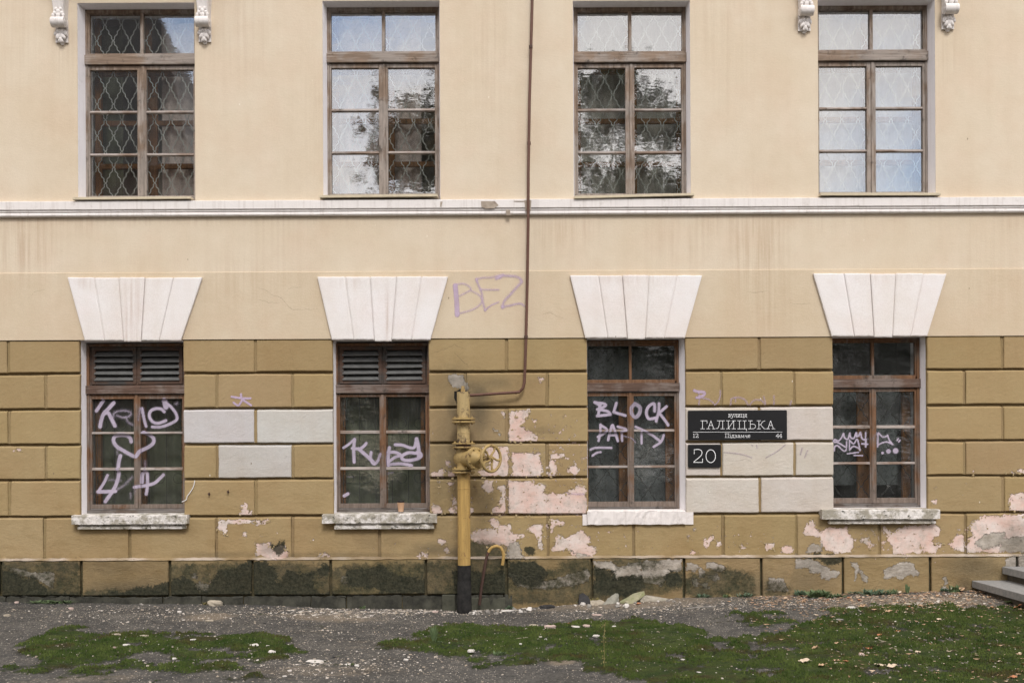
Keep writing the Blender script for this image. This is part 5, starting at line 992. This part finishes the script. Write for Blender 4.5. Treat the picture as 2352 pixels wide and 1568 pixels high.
# moss tufts (nobody could count them)
vs = []; fs = []; cnt = 0
tx = rng.uniform(-5.6, 6.2, 130000); ty = -3.9 + 3.7 * rng.random(130000) ; tm = mossm(tx, ty); ok = (tm > .06) & (vnoise(tx, ty, 5, 21) > .35)
tx, ty = tx[ok], ty[ok]
for x, y in zip(tx, ty):
    z = gz(x, y); r_ = random.uniform(.005, .012); h = random.uniform(.008, .024); a = random.uniform(0, 6.28)
    n = len(vs)
    for k in range(3): t = a + k * 2.094; vs.append((x + r_ * math.cos(t), y + r_ * math.sin(t), z - .003))
    vs.append((x + random.uniform(-.006, .006), y + random.uniform(-.006, .006), z + h)); fs += [(n, n + 1, n + 3), (n + 1, n + 2, n + 3), (n + 2, n, n + 3)]
mt = NT('moss tufts'); MOSSM = mt.done(mt.mix(mt.mr(mt.noise(2.6, 6, .7, mt.mapping((1, 1.6, 1), (8, 2, 1))), .52, .66, 0, .8), mt.mix(mt.mr(mt.noise(4, 5, .65), .35, .65), (.026, .047, .010), (.078, .100, .026)), (.060, .045, .018)), .95, spec=.1)
m = MB(); m.v = vs; m.f = fs; tag(m.build('moss', MOSSM), 'short green moss tufts covering the old asphalt', 'moss', kind='stuff')
# grit: tiny flakes of plaster and gravel
def flake(m, x, y, z, r_, flat=.35):
    n = len(m.v); k = random.randint(4, 6); a = random.uniform(0, 6.28); rot = random.uniform(0, 3.14); e = random.uniform(.5, 1); top = []; 
    for i in range(k):
        t = a + i * 6.283 / k; rr = r_ * random.uniform(.7, 1.15); u, v = rr * math.cos(t), rr * math.sin(t) * e; X, Y = u * math.cos(rot) - v * math.sin(rot), u * math.sin(rot) + v * math.cos(rot)
        m.v.append((x + X, y + Y, z - .003)); top.append((x + X * .8, y + Y * .8, z + r_ * flat * random.uniform(.7, 1.2)))
    m.v += top; m.f.append(tuple(n + k + i for i in range(k))); m.f += [(n + i, n + (i + 1) % k, n + k + (i + 1) % k, n + k + i) for i in range(k)]
def mat_chip(name, cols, sc=23):
    m = NT(name); v = m.n('ShaderNodeTexVoronoi', {'Vector': m.obj, 'Scale': float(sc)}).outputs['Color']; f = m.n('ShaderNodeSeparateColor', {0: v}).outputs[0]
    rp = m.n('ShaderNodeValToRGB', {0: f}); cr = rp.color_ramp; cr.interpolation = 'CONSTANT'
    while len(cr.elements) < len(cols): cr.elements.new(.5)
    for i, c in enumerate(cols): cr.elements[i].position = i / len(cols); cr.elements[i].color = c + (1,)
    return m.done(rp.outputs[0], .9, m.bump(m.noise(60, 5, .7), .5, .003), spec=.15)
CHIPM = mat_chip('pale plaster crumbs', [(.46, .40, .33), (.20, .175, .15), (.36, .30, .23), (.12, .11, .095), (.28, .24, .19), (.58, .53, .47), (.16, .14, .12)])
m = MB(); N = 7000
zones = [(1200, 1080, 900, 60, 1.0), (2400, 1080, 500, 30, 2.2), (2600, 1220, 900, 160, .8), (3000, 1060, 700, 20, 2.0), (4600, 1040, 900, 40, 1.4), (6300, 1000, 900, 60, 2.2), (6300, 1300, 1000, 250, .6), (2300, 1450, 900, 100, .8), (4300, 1230, 800, 180, .35), (900, 1270, 900, 150, .3), (3800, 1020, 900, 20, 1.6)]
zp = []
for zx, zy, rx, ry, wgt in zones: a, b, _ = ground('02', zx, zy); a1, _, _ = ground('02', zx + rx, zy); _, b2, _ = ground('02', zx, min(zy + ry, 1560)); zp.append((a, b, a1 - a, abs(b2 - b), wgt))
for x, y, sx, sy, wgt in zp:
    for _ in range(int(1300 * wgt)):
        a, b = random.gauss(x, sx * .6), random.gauss(y, sy * .6)
        if b > -.03 or b < -4.4 or abs(a) > 7: continue
        flake(m, a, b, gz(a, b), random.choice((.003, .004, .004, .005, .006, .007, .009, .014)) * random.uniform(.8, 1.3))
for _ in range(5000):
    a, b = random.uniform(-6, 6.5), random.uniform(-4.4, -.04); flake(m, a, b, gz(a, b), random.choice((.003, .004, .004, .005, .006, .009)))
tag(m.build('gravel', CHIPM), 'tiny crumbs of plaster and gravel strewn over the asphalt', 'gravel', kind='stuff')
# leaf litter at the right
LEAFM = mat_chip('dry leaf scraps', [(.36, .24, .15), (.50, .38, .27), (.22, .13, .08), (.42, .27, .17), (.28, .20, .13)], 17)
m = MB()
for _ in range(3200):
    if random.random() < .62: a, b = random.uniform(2.4, 6.6), -abs(random.gauss(0, .45)) - .06
    else: a, b = random.uniform(2.2, 6.6), random.uniform(-3.9, -.1)
    z = gz(a, b) + .004; L = random.uniform(.008, .028); wd = L * random.uniform(.25, .5); t = random.uniform(0, 6.28); c, s = math.cos(t), math.sin(t); k = random.uniform(-.3, .9) * L * .6; n = len(m.v)
    for u, v, h in ((-L, 0, k), (0, -wd, 0), (L, 0, k * .8), (0, wd, .2 * k)): m.v.append((a + u * c - v * s, b + u * s + v * c, z + abs(h)))
    m.f.append((n, n + 1, n + 2, n + 3))
tag(m.build('leaf_litter', LEAFM), 'brown scraps of dry leaves scattered over moss and ground at the right', 'leaf litter', kind='stuff')

# ------------------------------------------------------------ stones, slabs
STM = {'beige': mat_flat('beige mortar lump', (.46, .40, .31), .95, .45, 16, 1.0), 'white': mat_flat('white plaster piece', (.66, .62, .57), .9, .3, 16, .8), 'pink': mat_flat('pinkish plaster piece', (.52, .40, .35), .9, .3, 16, .8), 'dark': mat_flat('dark asphalt lump', (.045, .043, .043), .95, .4, 16, 1.0), 'grey': mat_flat('grey stone piece', (.28, .26, .23), .95, .4, 12, 1.0)}
def stone(reg, zx, zy, wz, hz, mat, label, nm='plaster_piece', cat='debris', flat=.45):
    x, y, z = ground(reg, zx, zy + hz * .4); k = .3296 / S * (DIST + y) / DIST; w_ = wz * k / 2; h = max(hz * k * .6, .008)
    z = gz(x, y); m = MB(); n, mm_ = 10, 6; rt = random.uniform(-.5, .5); vs = []
    for j in range(mm_ + 1):
        th = math.pi * j / mm_
        for i in range(n):
            ph = 2 * math.pi * i / n; kk = random.uniform(.78, 1.15); u = w_ * math.copysign(abs(math.sin(th)) ** .6, 1) * math.cos(ph) * kk; v = w_ * .65 * math.sin(th) ** .6 * math.sin(ph) * kk; q = math.cos(th)
            vs.append((x + u * math.cos(rt) - v * math.sin(rt), y + u * math.sin(rt) + v * math.cos(rt), z + h * .35 + h * .6 * (abs(q) ** .7) * (1 if q > 0 else -1) * kk))
    m.add(vs, [(j * n + i, (j + 1) * n + i, (j + 1) * n + (i + 1) % n, j * n + (i + 1) % n) for j in range(mm_) for i in range(n)])
    o = m.build(nm, STM[mat], clean=True, loc=(x, y, z)); return tag(o, label, cat)
ST = [('02',1500,1000,108,66,'beige','large beige rock against the plinth below the grey painted blocks'),('02',495,1045,45,22,'pink','oval pinkish lump on asphalt below the first lower window'),('02',48,1100,60,22,'beige','flat beige piece at the far left edge of the asphalt'),
 ('02',115,1000,36,24,'pink','pink crumb at the wall foot, leftmost of all'),('02',535,1000,34,14,'pink','small pinkish chip beside the flat green weed'),('02',1060,1003,54,26,'pink','slanted pinkish flake at the wall foot right of the first window'),
 ('02',810,1240,76,26,'beige','long beige lump at the upper edge of the left moss patch'),('02',880,1298,60,20,'white','bright white flat chip inside the left moss patch'),('02',1008,1255,80,26,'beige','bone-shaped beige piece in the left moss patch'),('02',800,1322,40,13,'pink','thin tan chip below the long beige lump'),
 ('02',1770,1300,64,36,'white','crumpled white piece near the right end of the left moss patch'),('02',1215,1390,32,22,'white','small white triangular chip under the left moss patch'),('02',1460,1138,62,18,'beige','flat beige slab chip on sandy spot left of centre'),('02',1250,1065,36,20,'white','whitish chip in the loose row on asphalt'),('02',1345,1275,46,14,'white','thin white flake in the middle of the left moss patch'),
 ('12',112,1362,54,40,'white','curled white shard at the right tip of the left moss patch'),('12',410,1408,140,18,'white','long thin white strip lying on the bare asphalt'),('12',702,1438,42,22,'white','round white lump on asphalt below the cup window'),('12',645,1432,44,16,'white','flat white chip touching the round white lump'),('12',1045,1398,40,22,'white','white chip alone on asphalt left of the right moss patch'),
 ('12',1500,1363,56,30,'white','bright white lump on the moss in front of the gas riser'),('12',235,1482,30,14,'white','small white bit near the bottom edge, left of centre'),('12',200,1520,34,14,'white','flat white bit lowest in front of the bare asphalt'),('12',58,1155,22,14,'dark','black pebble on asphalt near the wall'),('12',545,1378,32,16,'dark','dark grey pebble on bare asphalt'),
 ('12',1250,1067,42,22,'pink','pinkish lump just left of the riser foot'),('12',1640,1020,104,36,'beige','long beige slab leaning behind the riser foot'),('12',1712,1012,66,32,'grey','grey-green stone on top of the beige slab'),('12',1750,1062,100,16,'white','white flat strip at the wall foot right of the riser'),('12',780,1060,36,14,'dark','dark bit among crumbs at the wall foot'),
 ('22',150,1190,72,32,'beige','blocky beige stone on the right moss patch, leftmost of the row'),('22',265,1190,98,38,'pink','large flat pinkish stone second in the row on the moss'),('22',445,1196,66,16,'white','flat white sliver third in the row on the moss'),('22',520,1191,56,24,'pink','pale pink square chip fourth in the row on the moss'),('22',595,1243,70,26,'white','white broken lump below the row of stones on the moss'),
 ('22',710,1188,32,12,'white','tiny white ring-like chip right of the row on the moss'),('22',590,1085,72,18,'pink','flat pinkish tile piece on the asphalt under the rubble'),('22',1300,1517,40,11,'white','white disc-like chip near the bottom edge right of centre'),('22',45,995,62,20,'beige','small stack-like beige flake at the wall foot under the peeled block'),('22',240,1030,120,40,'dark','black asphalt lump at the wall foot left of the rubble'),
 ('22',60,1328,22,20,'white','white bead-like stone at the left of the right moss patch'),('22',235,1278,18,16,'white','tiny white pebble below the flat pinkish stone'),('22',1190,1407,30,12,'white','grey-white chip in the lower moss'),
 ('32',575,1042,74,28,'white','white elongated piece at the upper moss edge on the right'),('32',975,1030,62,34,'beige','pointed beige stone at the moss edge right of the white piece'),('32',650,1402,44,36,'pink','pale pink upright chip in the right moss'),('32',500,1140,60,14,'grey','flat grey stone sunk in the moss')]
for s in ST: stone(*s)
def slab(pts, y0, th, mat, label, name='stone_slab', ang=0.0, tilt=0.0):
    """broken flat slab: outline in the photo, lying at y0, given a real thickness and tilt"""
    Q_ = ZP('SL', pts, y0); m = MB(); cz = min(q[1] for q in Q_); n = len(Q_)
    f = [(x, y0 + (z - cz) * tilt + random.uniform(-.004, .004), z) for x, z in Q_]; b = [(x + random.uniform(-.006, .006), y + th, z - .004 + ang) for x, y, z in f]
    m.add(f + b, [tuple(range(n)), tuple(range(2 * n - 1, n - 1, -1))] + [(i, i + n, (i + 1) % n + n, (i + 1) % n) for i in range(n)])
    c = (sum(q[0] for q in Q_) / n, y0, cz); return tag(m.build(name, mat, bevel=.006, clean=True, loc=c), label, 'stone slab')
GST = mat_flat('green algae stone', (.20, .205, .10), .95, .45, 10, .9, col2=(.34, .31, .22)); GS2 = mat_flat('grey broken stone', (.17, .17, .14), .95, .45, 10, .9, col2=(.30, .28, .23)); GS3 = mat_flat('pale flat stone', (.40, .36, .29), .95, .3, 10, .9, col2=(.22, .20, .16))
def hull(pts, mat, label, name='stone_slab'):
    bm = bmesh.new(); P = []
    for a, b, y in pts: x, z = Z('SL', a, b, y); P.append((x, y, z))
    c = Vector((sum(p[0] for p in P) / len(P), sum(p[1] for p in P) / len(P), min(p[2] for p in P)))
    for p in P: bm.verts.new(Vector(p) - c)
    r = bmesh.ops.convex_hull(bm, input=bm.verts); bmesh.ops.delete(bm, geom=[g for g in r['geom_interior'] + r['geom_unused'] if isinstance(g, bmesh.types.BMVert)], context='VERTS')
    bmesh.ops.subdivide_edges(bm, edges=bm.edges, cuts=3, use_grid_fill=True)
    for v in bm.verts: v.co += Vector((random.uniform(-1, 1), random.uniform(-1, 1), random.uniform(-1, 1))) * .0035
    me = bpy.data.meshes.new(name); bm.to_mesh(me); bm.free(); me.materials.append(mat); o = bpy.data.objects.new(name, me); COL.objects.link(o); o.location = c
    return tag(o, label, 'stone slab')
hull([(585,1085,-.08),(590,1190,-.12),(480,1250,-.22),(350,1250,-.25),(440,1150,-.16),(545,1080,-.09),(500,1120,-.05),(380,1245,-.17)], GS2, 'grey leaning stone slab with pale broken edge, left in the rubble')
hull([(600,1195,-.20),(780,1088,-.10),(925,1048,-.07),(945,1100,-.11),(860,1165,-.2),(800,1200,-.24),(735,1243,-.28),(690,1245,-.28),(605,1235,-.22),(690,1192,-.28),(890,1082,-.14)], GST, 'green algae-covered slab leaning diagonally in the rubble')
hull([(860,1150,-.12),(900,1120,-.08),(960,1103,-.07),(1250,1150,-.09),(1245,1190,-.18),(1200,1238,-.2),(1100,1205,-.2),(880,1190,-.18),(1235,1160,-.18),(960,1112,-.18)], GS3, 'pale flat slab resting level at the right of the rubble')
hull([(1330,1180,-.12),(1345,1275,-.2),(1490,1285,-.2),(1510,1262,-.14),(1420,1200,-.12),(1380,1245,-.23)], GS2, 'small wedge-shaped stone right of the rubble', 'stone_wedge')
hull([(200,1180,-.14),(215,1250,-.2),(300,1272,-.24),(390,1240,-.2),(400,1190,-.14),(330,1165,-.1),(300,1200,-.22)], STM['beige'], 'yellowish crumbly mortar lump left of the grey leaning slab', 'mortar_lump')
slab([(60,1110),(50,1240),(200,1260),(225,1210),(180,1130),(110,1085)], -.14, .08, STM['dark'], 'black rounded asphalt lump at the wall foot', name='asphalt_lump', tilt=.4)
slab([(1185,1255),(1220,1290),(1290,1270),(1325,1240),(1300,1228),(1240,1235)], -.22, .05, STM['beige'], 'small pale chip in front of the wedge-shaped stone', name='stone_chip', tilt=.8)
def strip(reg, a, b, y, r_, mat, name, label, cat): 
    p, q_ = ground(reg, *a), ground(reg, *b); m = MB(); m.tube([(p[0], p[1], gz(p[0], p[1]) + r_), ((p[0] + q_[0]) / 2, (p[1] + q_[1]) / 2, (gz(p[0], p[1]) + gz(q_[0], q_[1])) / 2 + r_ * 1.6), (q_[0], q_[1], gz(q_[0], q_[1]) + r_)], r_, 6); return tag(m.build(name, mat, smooth=True), label, cat)
strip('22', (1210, 1048), (1420, 1034), 0, .007, STM['grey'], 'wooden_lath', 'thin grey lath lying right of the rubble', 'stick')
strip('32', (770, 1290), (860, 1330), 0, .003, STM['beige'], 'dry_stalk', 'thin straw-coloured stalk in the right moss', 'stalk')
strip('22', (20, 1298), (110, 1288), 0, .003, STM['beige'], 'dry_stalk', 'thin straw-coloured stalk at the left of the right moss patch', 'stalk')
FL = MB(); flake(FL, 0, 0, 0, .028, .5); r0 = FL.build('plaster_piece', STM['white'], clean=True); FL = MB(); flake(FL, 0, 0, 0, .024, .6); r1 = FL.build('plaster_piece', STM['grey'], clean=True)
for k in range(34):
    o = (r0, r1)[k % 2] if k < 2 else (r0, r1)[k % 2].copy()
    if k > 1: COL.objects.link(o)
    x, y, z = ground(None, random.choice([random.uniform(1080, 1240), random.uniform(1300, 1620)]), 1400); y = random.uniform(-.42, -.12); o.location = (x, y, gz(x, y) + .002); o.rotation_euler = (random.uniform(-.4, .4), random.uniform(-.4, .4), random.uniform(0, 6)); s_ = random.uniform(.6, 1.7); o.scale = (s_, s_ * random.uniform(.6, 1), s_)
    tag(o, ('small white' if k % 2 == 0 else 'small grey') + ' broken piece among the debris at the wall foot right of the riser', 'debris', 'small broken pieces at the wall foot')
# foundation block by the pipe
m = MB(); a, b = Z('PL', 78, 1340, -.09), Z('PL', 228, 1492, -.09); m.box(a[0], b[0], -.09, -.02, b[1] - .03, a[1]); FT = mat_flat('green grey footing stone', (.085, .085, .062), .95, .5, 9, .9); m.build('footing_stone', FT, B, bevel=.008); m = MB(); a, b = Z('PL', 390, 1370, -.07), Z('PL', 790, 1420, -.07); m.box(a[0], b[0], -.07, -.02, b[1] - .1, a[1]); m.build('footing_stone', FT, B, bevel=.008)

# ------------------------------------------------------------ leaves and plants
LM = [mat_flat('tan dry leaf', (.48, .32, .20), .8, .3, 20, .3), mat_flat('orange dry leaf', (.46, .20, .10), .8, .3, 20, .3), mat_flat('pale dry leaf', (.58, .47, .35), .8, .25, 20, .3), mat_flat('green fallen leaf', (.13, .17, .07), .8, .3, 20, .3)]
def leafmesh(mt, sz, seed):
    r_ = random.Random(seed); m = MB(); n = 7; vs = []
    for k in range(n):
        t = k / (n - 1); wd = math.sin(math.pi * (t * .92 + .04)) ** .8 * sz * .36 * r_.uniform(.7, 1.25); cz = sz * .35 * (t - .45) ** 2 * 2 + sz * r_.uniform(0, .05)
        vs += [((t - .5) * sz, -wd, cz + wd * r_.uniform(.2, .9)), ((t - .5) * sz, 0, cz), ((t - .5) * sz, wd, cz + wd * r_.uniform(.2, .9))]
    fs = []
    for k in range(n - 1): fs += [(3 * k, 3 * k + 3, 3 * k + 4, 3 * k + 1), (3 * k + 1, 3 * k + 4, 3 * k + 5, 3 * k + 2)]
    m.add(vs, fs); m.tube([(sz * .5, 0, sz * .18), (sz * .75, .003, sz * .1)], .0012, 5); return m
LV = [('32',1085,925,80,0,'orange-tan leaf propped upright at the wall foot under the pink wall','dry_leaf'),('32',660,1040,66,0,'large curled tan leaf at the moss edge beside the white piece',''),('32',905,1228,44,1,'reddish leaf in the middle of the right moss',''),('32',760,1200,44,0,'small tan leaf left of the reddish leaf',''),('32',700,1352,50,1,'reddish folded leaf low in the right moss',''),('32',780,1470,80,2,'big pale crumpled leaf near the bottom edge on the right',''),
 ('32',862,1476,80,2,'long pale leaf right of the big crumpled one',''),('32',1275,1382,64,2,'whitish torn leaf in the lower right moss',''),('32',1600,1443,44,2,'white narrow leaf low at the right',''),('32',250,1468,84,2,'long thin pale leaf at lower centre right',''),('32',840,1085,50,0,'tan leaf above the reddish leaf',''),('32',1470,948,60,0,'tan curled leaf at the foot of the lower step',''),
 ('32',1350,930,90,0,'large brown leaf heap piece left of the lower step',''),('32',1690,1012,84,3,'green lobed fallen leaf under the lower step',''),('32',1745,1046,66,1,'orange leaf beside the green fallen leaf',''),('22',650,950,50,1,'orange curled leaf standing behind the leaning grey slab',''),('32',150,950,34,1,'small orange leaf among the weeds by the wall',''),('22',880,1022,44,1,'red-brown leaf under the pale flat slab',''),('32',915,945,44,2,'pale leaf at the wall foot right of the weeds',''),('22',388,1177,24,1,'tiny orange leaf on the moss behind the white sliver','')]
def place_leaf(o, reg, zx, zy, rz, ry=0.0):
    x, y, z = ground(reg, zx, zy); o.location = (x, y, gz(x, y) + .004); o.rotation_euler = (random.uniform(-.2, .2), ry, rz)
for k, (rg, zx, zy, wz, mt, lab, _) in enumerate(LV):
    x, y, z = ground(rg, zx, zy); sz = wz * .3296 / S * (DIST + y) / DIST * .95; o = leafmesh(mt, sz, k).build('dry_leaf', LM[mt], smooth=True); place_leaf(o, rg, zx, zy, random.uniform(-.5, .5), random.uniform(-.4, .1)); tag(o, lab, 'leaf', 'dry leaves on the ground')
protos = [leafmesh(i, .045, 50 + i).build('dry_leaf', LM[i % 3], smooth=True) for i in range(6)]
k = 0
for _ in range(64):
    o = protos[k] if k < 6 else protos[random.randrange(6)].copy()
    if k >= 6: COL.objects.link(o)
    k += 1; a = random.uniform(5352 + 200, 7136); b = random.choice([random.uniform(960, 1100), random.uniform(1000, 1560)]); place_leaf(o, '02', a, b, random.uniform(0, 6.28), random.uniform(-.3, .3)); s = random.uniform(.6, 1.25); o.scale = (s, s, s)
    tag(o, 'small dry leaf strewn on the moss and soil at the right', 'leaf', 'small scattered dry leaves')
PG = [mat_flat('dull green weed leaf', (.12, .17, .075), .7, .4, 20, .3), mat_flat('blue-green weed leaf', (.11, .16, .095), .7, .4, 20, .3), mat_flat('dry yellow stem', (.24, .20, .08), .8, .3, 20, .3)]
def weed(reg, zx, zy, hz, wz, n, mat, label, name='weed', up=.25, thin=.15):
    x, y, z = ground(reg, zx, zy)
    if y > -.07: y = -.07 - random.uniform(0, .03)
    z = gz(x, y); kk = .3296 / S; H, Wd_ = hz * kk * (.8 if name == 'weed' and up < .5 else 1.1), wz * kk * 1.5; m = MB(); st = MB(); T = thing(name, label, 'plant', (x, y, z))
    for i in range(int(n * 2.2)):
        a = random.uniform(0, 6.28); L = random.uniform(.35, 1.0); lean = random.uniform(.2, 1) * (1 - up * .6); ex_, ey = math.cos(a) * Wd_ / 2 * lean, math.sin(a) * Wd_ / 2 * lean * .6; hh = H * L * (1 - lean * .45)
        bx, by = random.uniform(-.42, .42) * Wd_ * (1 - up), random.uniform(-.05, .05) * Wd_
        wd = H * thin * random.uniform(.6, 1.1) + .002; side = Vector((-math.sin(a), math.cos(a), 0)) if random.random() < .5 else Vector((1, 0, 0)); vs = []
        for k in range(5):
            t = k / 4; c = Vector((bx + ex_ * t ** 1.4, by + ey * t ** 1.4, hh * (t - .25 * t * t * lean) / (1 - .25 * lean))); w2 = wd * (math.sin(math.pi * (t * .85 + .12))) * (.4 + .6 * t if t < .8 else .6); vs += [c - side * w2, c + side * w2]
        m.add(vs, [(2 * k, 2 * k + 1, 2 * k + 3, 2 * k + 2) for k in range(4)]); st.tube([(bx, by, 0), (bx + ex_ * .3, by + ey * .3, hh * .5)], .0012, 4)
    o = m.build('leaves', mat, T); st.build('stem', PG[2] if mat == PG[2] else mat, T); return T
for a in [('02',430,985,34,190,60,PG[0],'low flat green weed at the wall foot under the first lower window','weed',.1,.3),('02',635,960,42,50,9,PG[0],'small sprig at the wall foot right of the flat green weed'),('12',1240,1290,95,70,14,PG[0],'grassy tuft growing in the moss left of the gas riser','grass_tuft',.7,.05),('12',1272,1300,16,34,9,PG[0],'tiny rosette at the foot of the grassy tuft'),
 ('12',795,1000,40,40,8,PG[0],'small weed growing from the broken foundation'),('12',1690,1385,44,56,12,PG[0],'small weed in the moss in front of the hooked pipe'),('12',1770,990,50,50,12,PG[1],'dark green sprig at the wall foot right of the hooked pipe'),('22',505,985,56,90,16,PG[1],'thin bush sprig behind the asphalt lump'),('22',570,1000,70,60,9,PG[2],'dry stems fanning out of the plinth joint'),('22',1320,965,46,80,22,PG[1],'grey-green weed at the wall foot right of the rubble'),
 ('22',1470,958,50,30,6,PG[0],'narrow light green sprout beside the dry stick'),('22',1500,965,60,50,5,PG[2],'dry leaning blade at the wall foot'),('22',1620,965,50,100,20,PG[1],'low weed left of the fourth plinth joint'),('32',225,960,70,70,22,PG[1],'bushy dark weed at the wall foot below the broken ledge'),('32',350,972,92,110,46,PG[0],'biggest green weed clump at the wall foot'),('32',460,972,50,120,30,PG[0],'flat spreading weed right of the biggest clump'),
 ('32',600,950,40,100,18,PG[1],'low thin weed right of the plinth joint'),('32',740,955,70,150,34,PG[1],'wide grey-green weed clump under the pale plaster patch'),('32',862,950,64,70,14,PG[0],'weed with broad upright leaves under the plaster patch'),('32',970,945,74,60,6,PG[0],'single tall dark green shoot','weed',.9,.2),('32',1210,925,44,60,12,PG[1],'small weed left of the steps'),('32',1300,935,84,70,16,PG[0],'upright weed close to the lower step'),('02',1545,965,40,40,7,PG[2],'dry twiggy sprig behind the large beige rock')]: weed(*a)
# tall thin yellow stalk on the moss
x, y, z = ground('22', 640, 1480); T = thing('dry_stalk_plant', 'tall thin yellow-green stalk standing in the moss in front of the rubble', 'plant', (x, y, z)); m = MB(); zt = .30
m.tube([(0, 0, 0), (.005, .0, .12), (.0, 0, .24), (.012, 0, .36)], .0018, 5)
for k in range(26): h = random.uniform(.04, .36); a = random.uniform(0, 6.28); r_ = random.uniform(.008, .02); m.ball((r_ * math.cos(a), r_ * math.sin(a), h), .004, .003, .006, 5, 4)
m.build('stem', PG[2], T)

# ------------------------------------------------------------ stone steps at the right
STEP = mat_flat('grey granite step', (.20, .205, .20), .75, .35, 22, .5, col2=(.30, .29, .275)); SBASE = mat_flat('crumbly step base', (.10, .085, .065), .95, .5, 10, 1.0)
xs1, zs1 = Z('32', 1418, 852, -.06); xs2, zs2 = Z('32', 1632, 756, -.06)
T = thing('stone_steps', 'grey stone steps rising to the right along the wall', 'steps', (xs1, -.9, 0)); T0 = (xs1, -.9, 0); rise = zs2 - zs1; tread = xs2 - xs1
for k in range(5):
    xa = xs1 + k * tread; zt = zs1 + k * rise; m = MB(); wd = tread + .06 if k < 4 else 1.2
    yy = [-.062, -.75, -1.45, -2.0]
    for a, b in zip(yy[:-1], yy[1:]): m.box(xa + random.uniform(-.004, .004), xa + wd, b + .003, a, zt - .075, zt + random.uniform(-.002, .002))
    m.build('step', STEP, T, bevel=.006, loc=T0); m = MB(); m.box(xa + .05, xa + wd, -1.97, -.065, -.3 if k == 0 else zt - rise - .01, zt - .0755); m.build('step_base', SBASE, T, bevel=.01, loc=T0)

# ------------------------------------------------------------ what stands behind the camera and is mirrored in the panes
BARK = mat_flat('grey brown bark', (.10, .075, .055), .95, .4, 8, .8); FOL = [mat_flat('dark foliage', (.045, .060, .025), .85, .5, 1.2, 0, spec=.2), mat_flat('autumn foliage', (.10, .085, .045), .85, .5, 1.2, 0, spec=.2)]
def tree(x, y, h, rad, base, label, nl, fol, seed, top=None):
    r_ = random.Random(seed); T = thing('tree', label, 'tree', (x, y, 0)); m = MB(); m.tube([(0, 0, -.1), (.1, 0, h * .3), (-.1, .1, h * .6), (0, 0, h * .88)], [.26, .2, .13, .04], 10)
    tips = []
    for k in range(16):
        a = r_.uniform(0, 6.28); z0 = h * r_.uniform(.2, .75); L = rad * r_.uniform(.5, .95) * (1 - .4 * (z0 / h)); p = (math.cos(a) * L, math.sin(a) * L, z0 + L * r_.uniform(.2, .8)); m.tube([(0, 0, z0), (p[0] * .5, p[1] * .5, (z0 + p[2]) / 2 + .1), p], [.08, .05, .015], 6); tips.append(p)
    m.build('trunk', BARK, T, smooth=True); f = MB(); cl = []
    for k in range(46):
        t = r_.random(); zc = base + (h - base) * t; rr = rad * math.sqrt(max(.03, 1 - (2 * t - .9) ** 2 * .8)) * r_.uniform(.2, 1); a = r_.uniform(0, 6.28); cl.append((math.cos(a) * rr, math.sin(a) * rr, zc, rad * r_.uniform(.16, .34)))
    for k in range(nl):
        c = cl[r_.randrange(len(cl))]; q = [r_.gauss(0, 1) for _ in range(3)]; p = Vector((c[0] + q[0] * c[3] * .55, c[1] + q[1] * c[3] * .55, c[2] + q[2] * c[3] * .45)); s = r_.uniform(.12, .30); u = Vector([r_.gauss(0, 1) for _ in range(3)]).normalized(); v = u.cross(Vector([r_.gauss(0, 1) for _ in range(3)])).normalized()
        n = len(f.v); f.v += [tuple(p - u * s), tuple(p - v * s * .5), tuple(p + u * s), tuple(p + v * s * .5)]; f.f.append((n, n + 1, n + 2, n + 3))
    f.build('crown', fol, T)
tree(-2.1, -24, 15.0, 4.0, 2.5, 'tall leafy tree opposite, mirrored in the second upper window', 12000, FOL[1], 1)
tree(3.6, -24.5, 15.1, 3.7, 3.0, 'tall dark tree opposite, mirrored in the third upper window', 12000, FOL[0], 2)
for k, (x, h, r_) in enumerate(((-19, 7.6, 3.6), (-13, 7.0, 3.2), (-7.5, 8.0, 3.3), (-2.5, 7.2, 3.0), (2.5, 8.2, 3.4), (8, 7.8, 3.4), (13, 7.2, 3.4), (19, 7.9, 3.8))):
    tree(x, -26 + (k % 3), h, r_, .4, 'low bushy tree in the row opposite the facade, number %s counted from the left' % ['one', 'two', 'three', 'four', 'five', 'six', 'seven', 'eight'][k], 3600, FOL[k % 2], 10 + k)
T = thing('opposite_house', 'dark brick house with pitched roof opposite, mirrored in the first upper window', 'house', (-16.6, -26.5, 0))
m = MB(); m.box(-11, 5.5, -5, 4, -.1, 11.5); m.build('wall', mat_flat('dark brown brick', (.10, .065, .05), .9, .3, 3, .3), T)
m = MB(); m.add([(-12, 4.6, 11.3), (6.1, 4.6, 11.3), (6.1, -5.6, 11.3), (-12, -5.6, 11.3), (-12, -.5, 18.5), (3.2, -.5, 18.5)], [(0, 1, 5, 4), (1, 2, 5), (2, 3, 4, 5), (3, 0, 4), (0, 3, 2, 1)]); m.build('roof', mat_flat('dark slate roof', (.045, .042, .042), .8, .3, 5, .3), T)
for x in (-9, -6, -3, 0, 3):
    for z in (1.6, 5.2, 8.6):
        m = MB(); m.box(x - .6, x + .6, 3.98, 4.04, z, z + 1.7); m.build('window', ROOM, T)
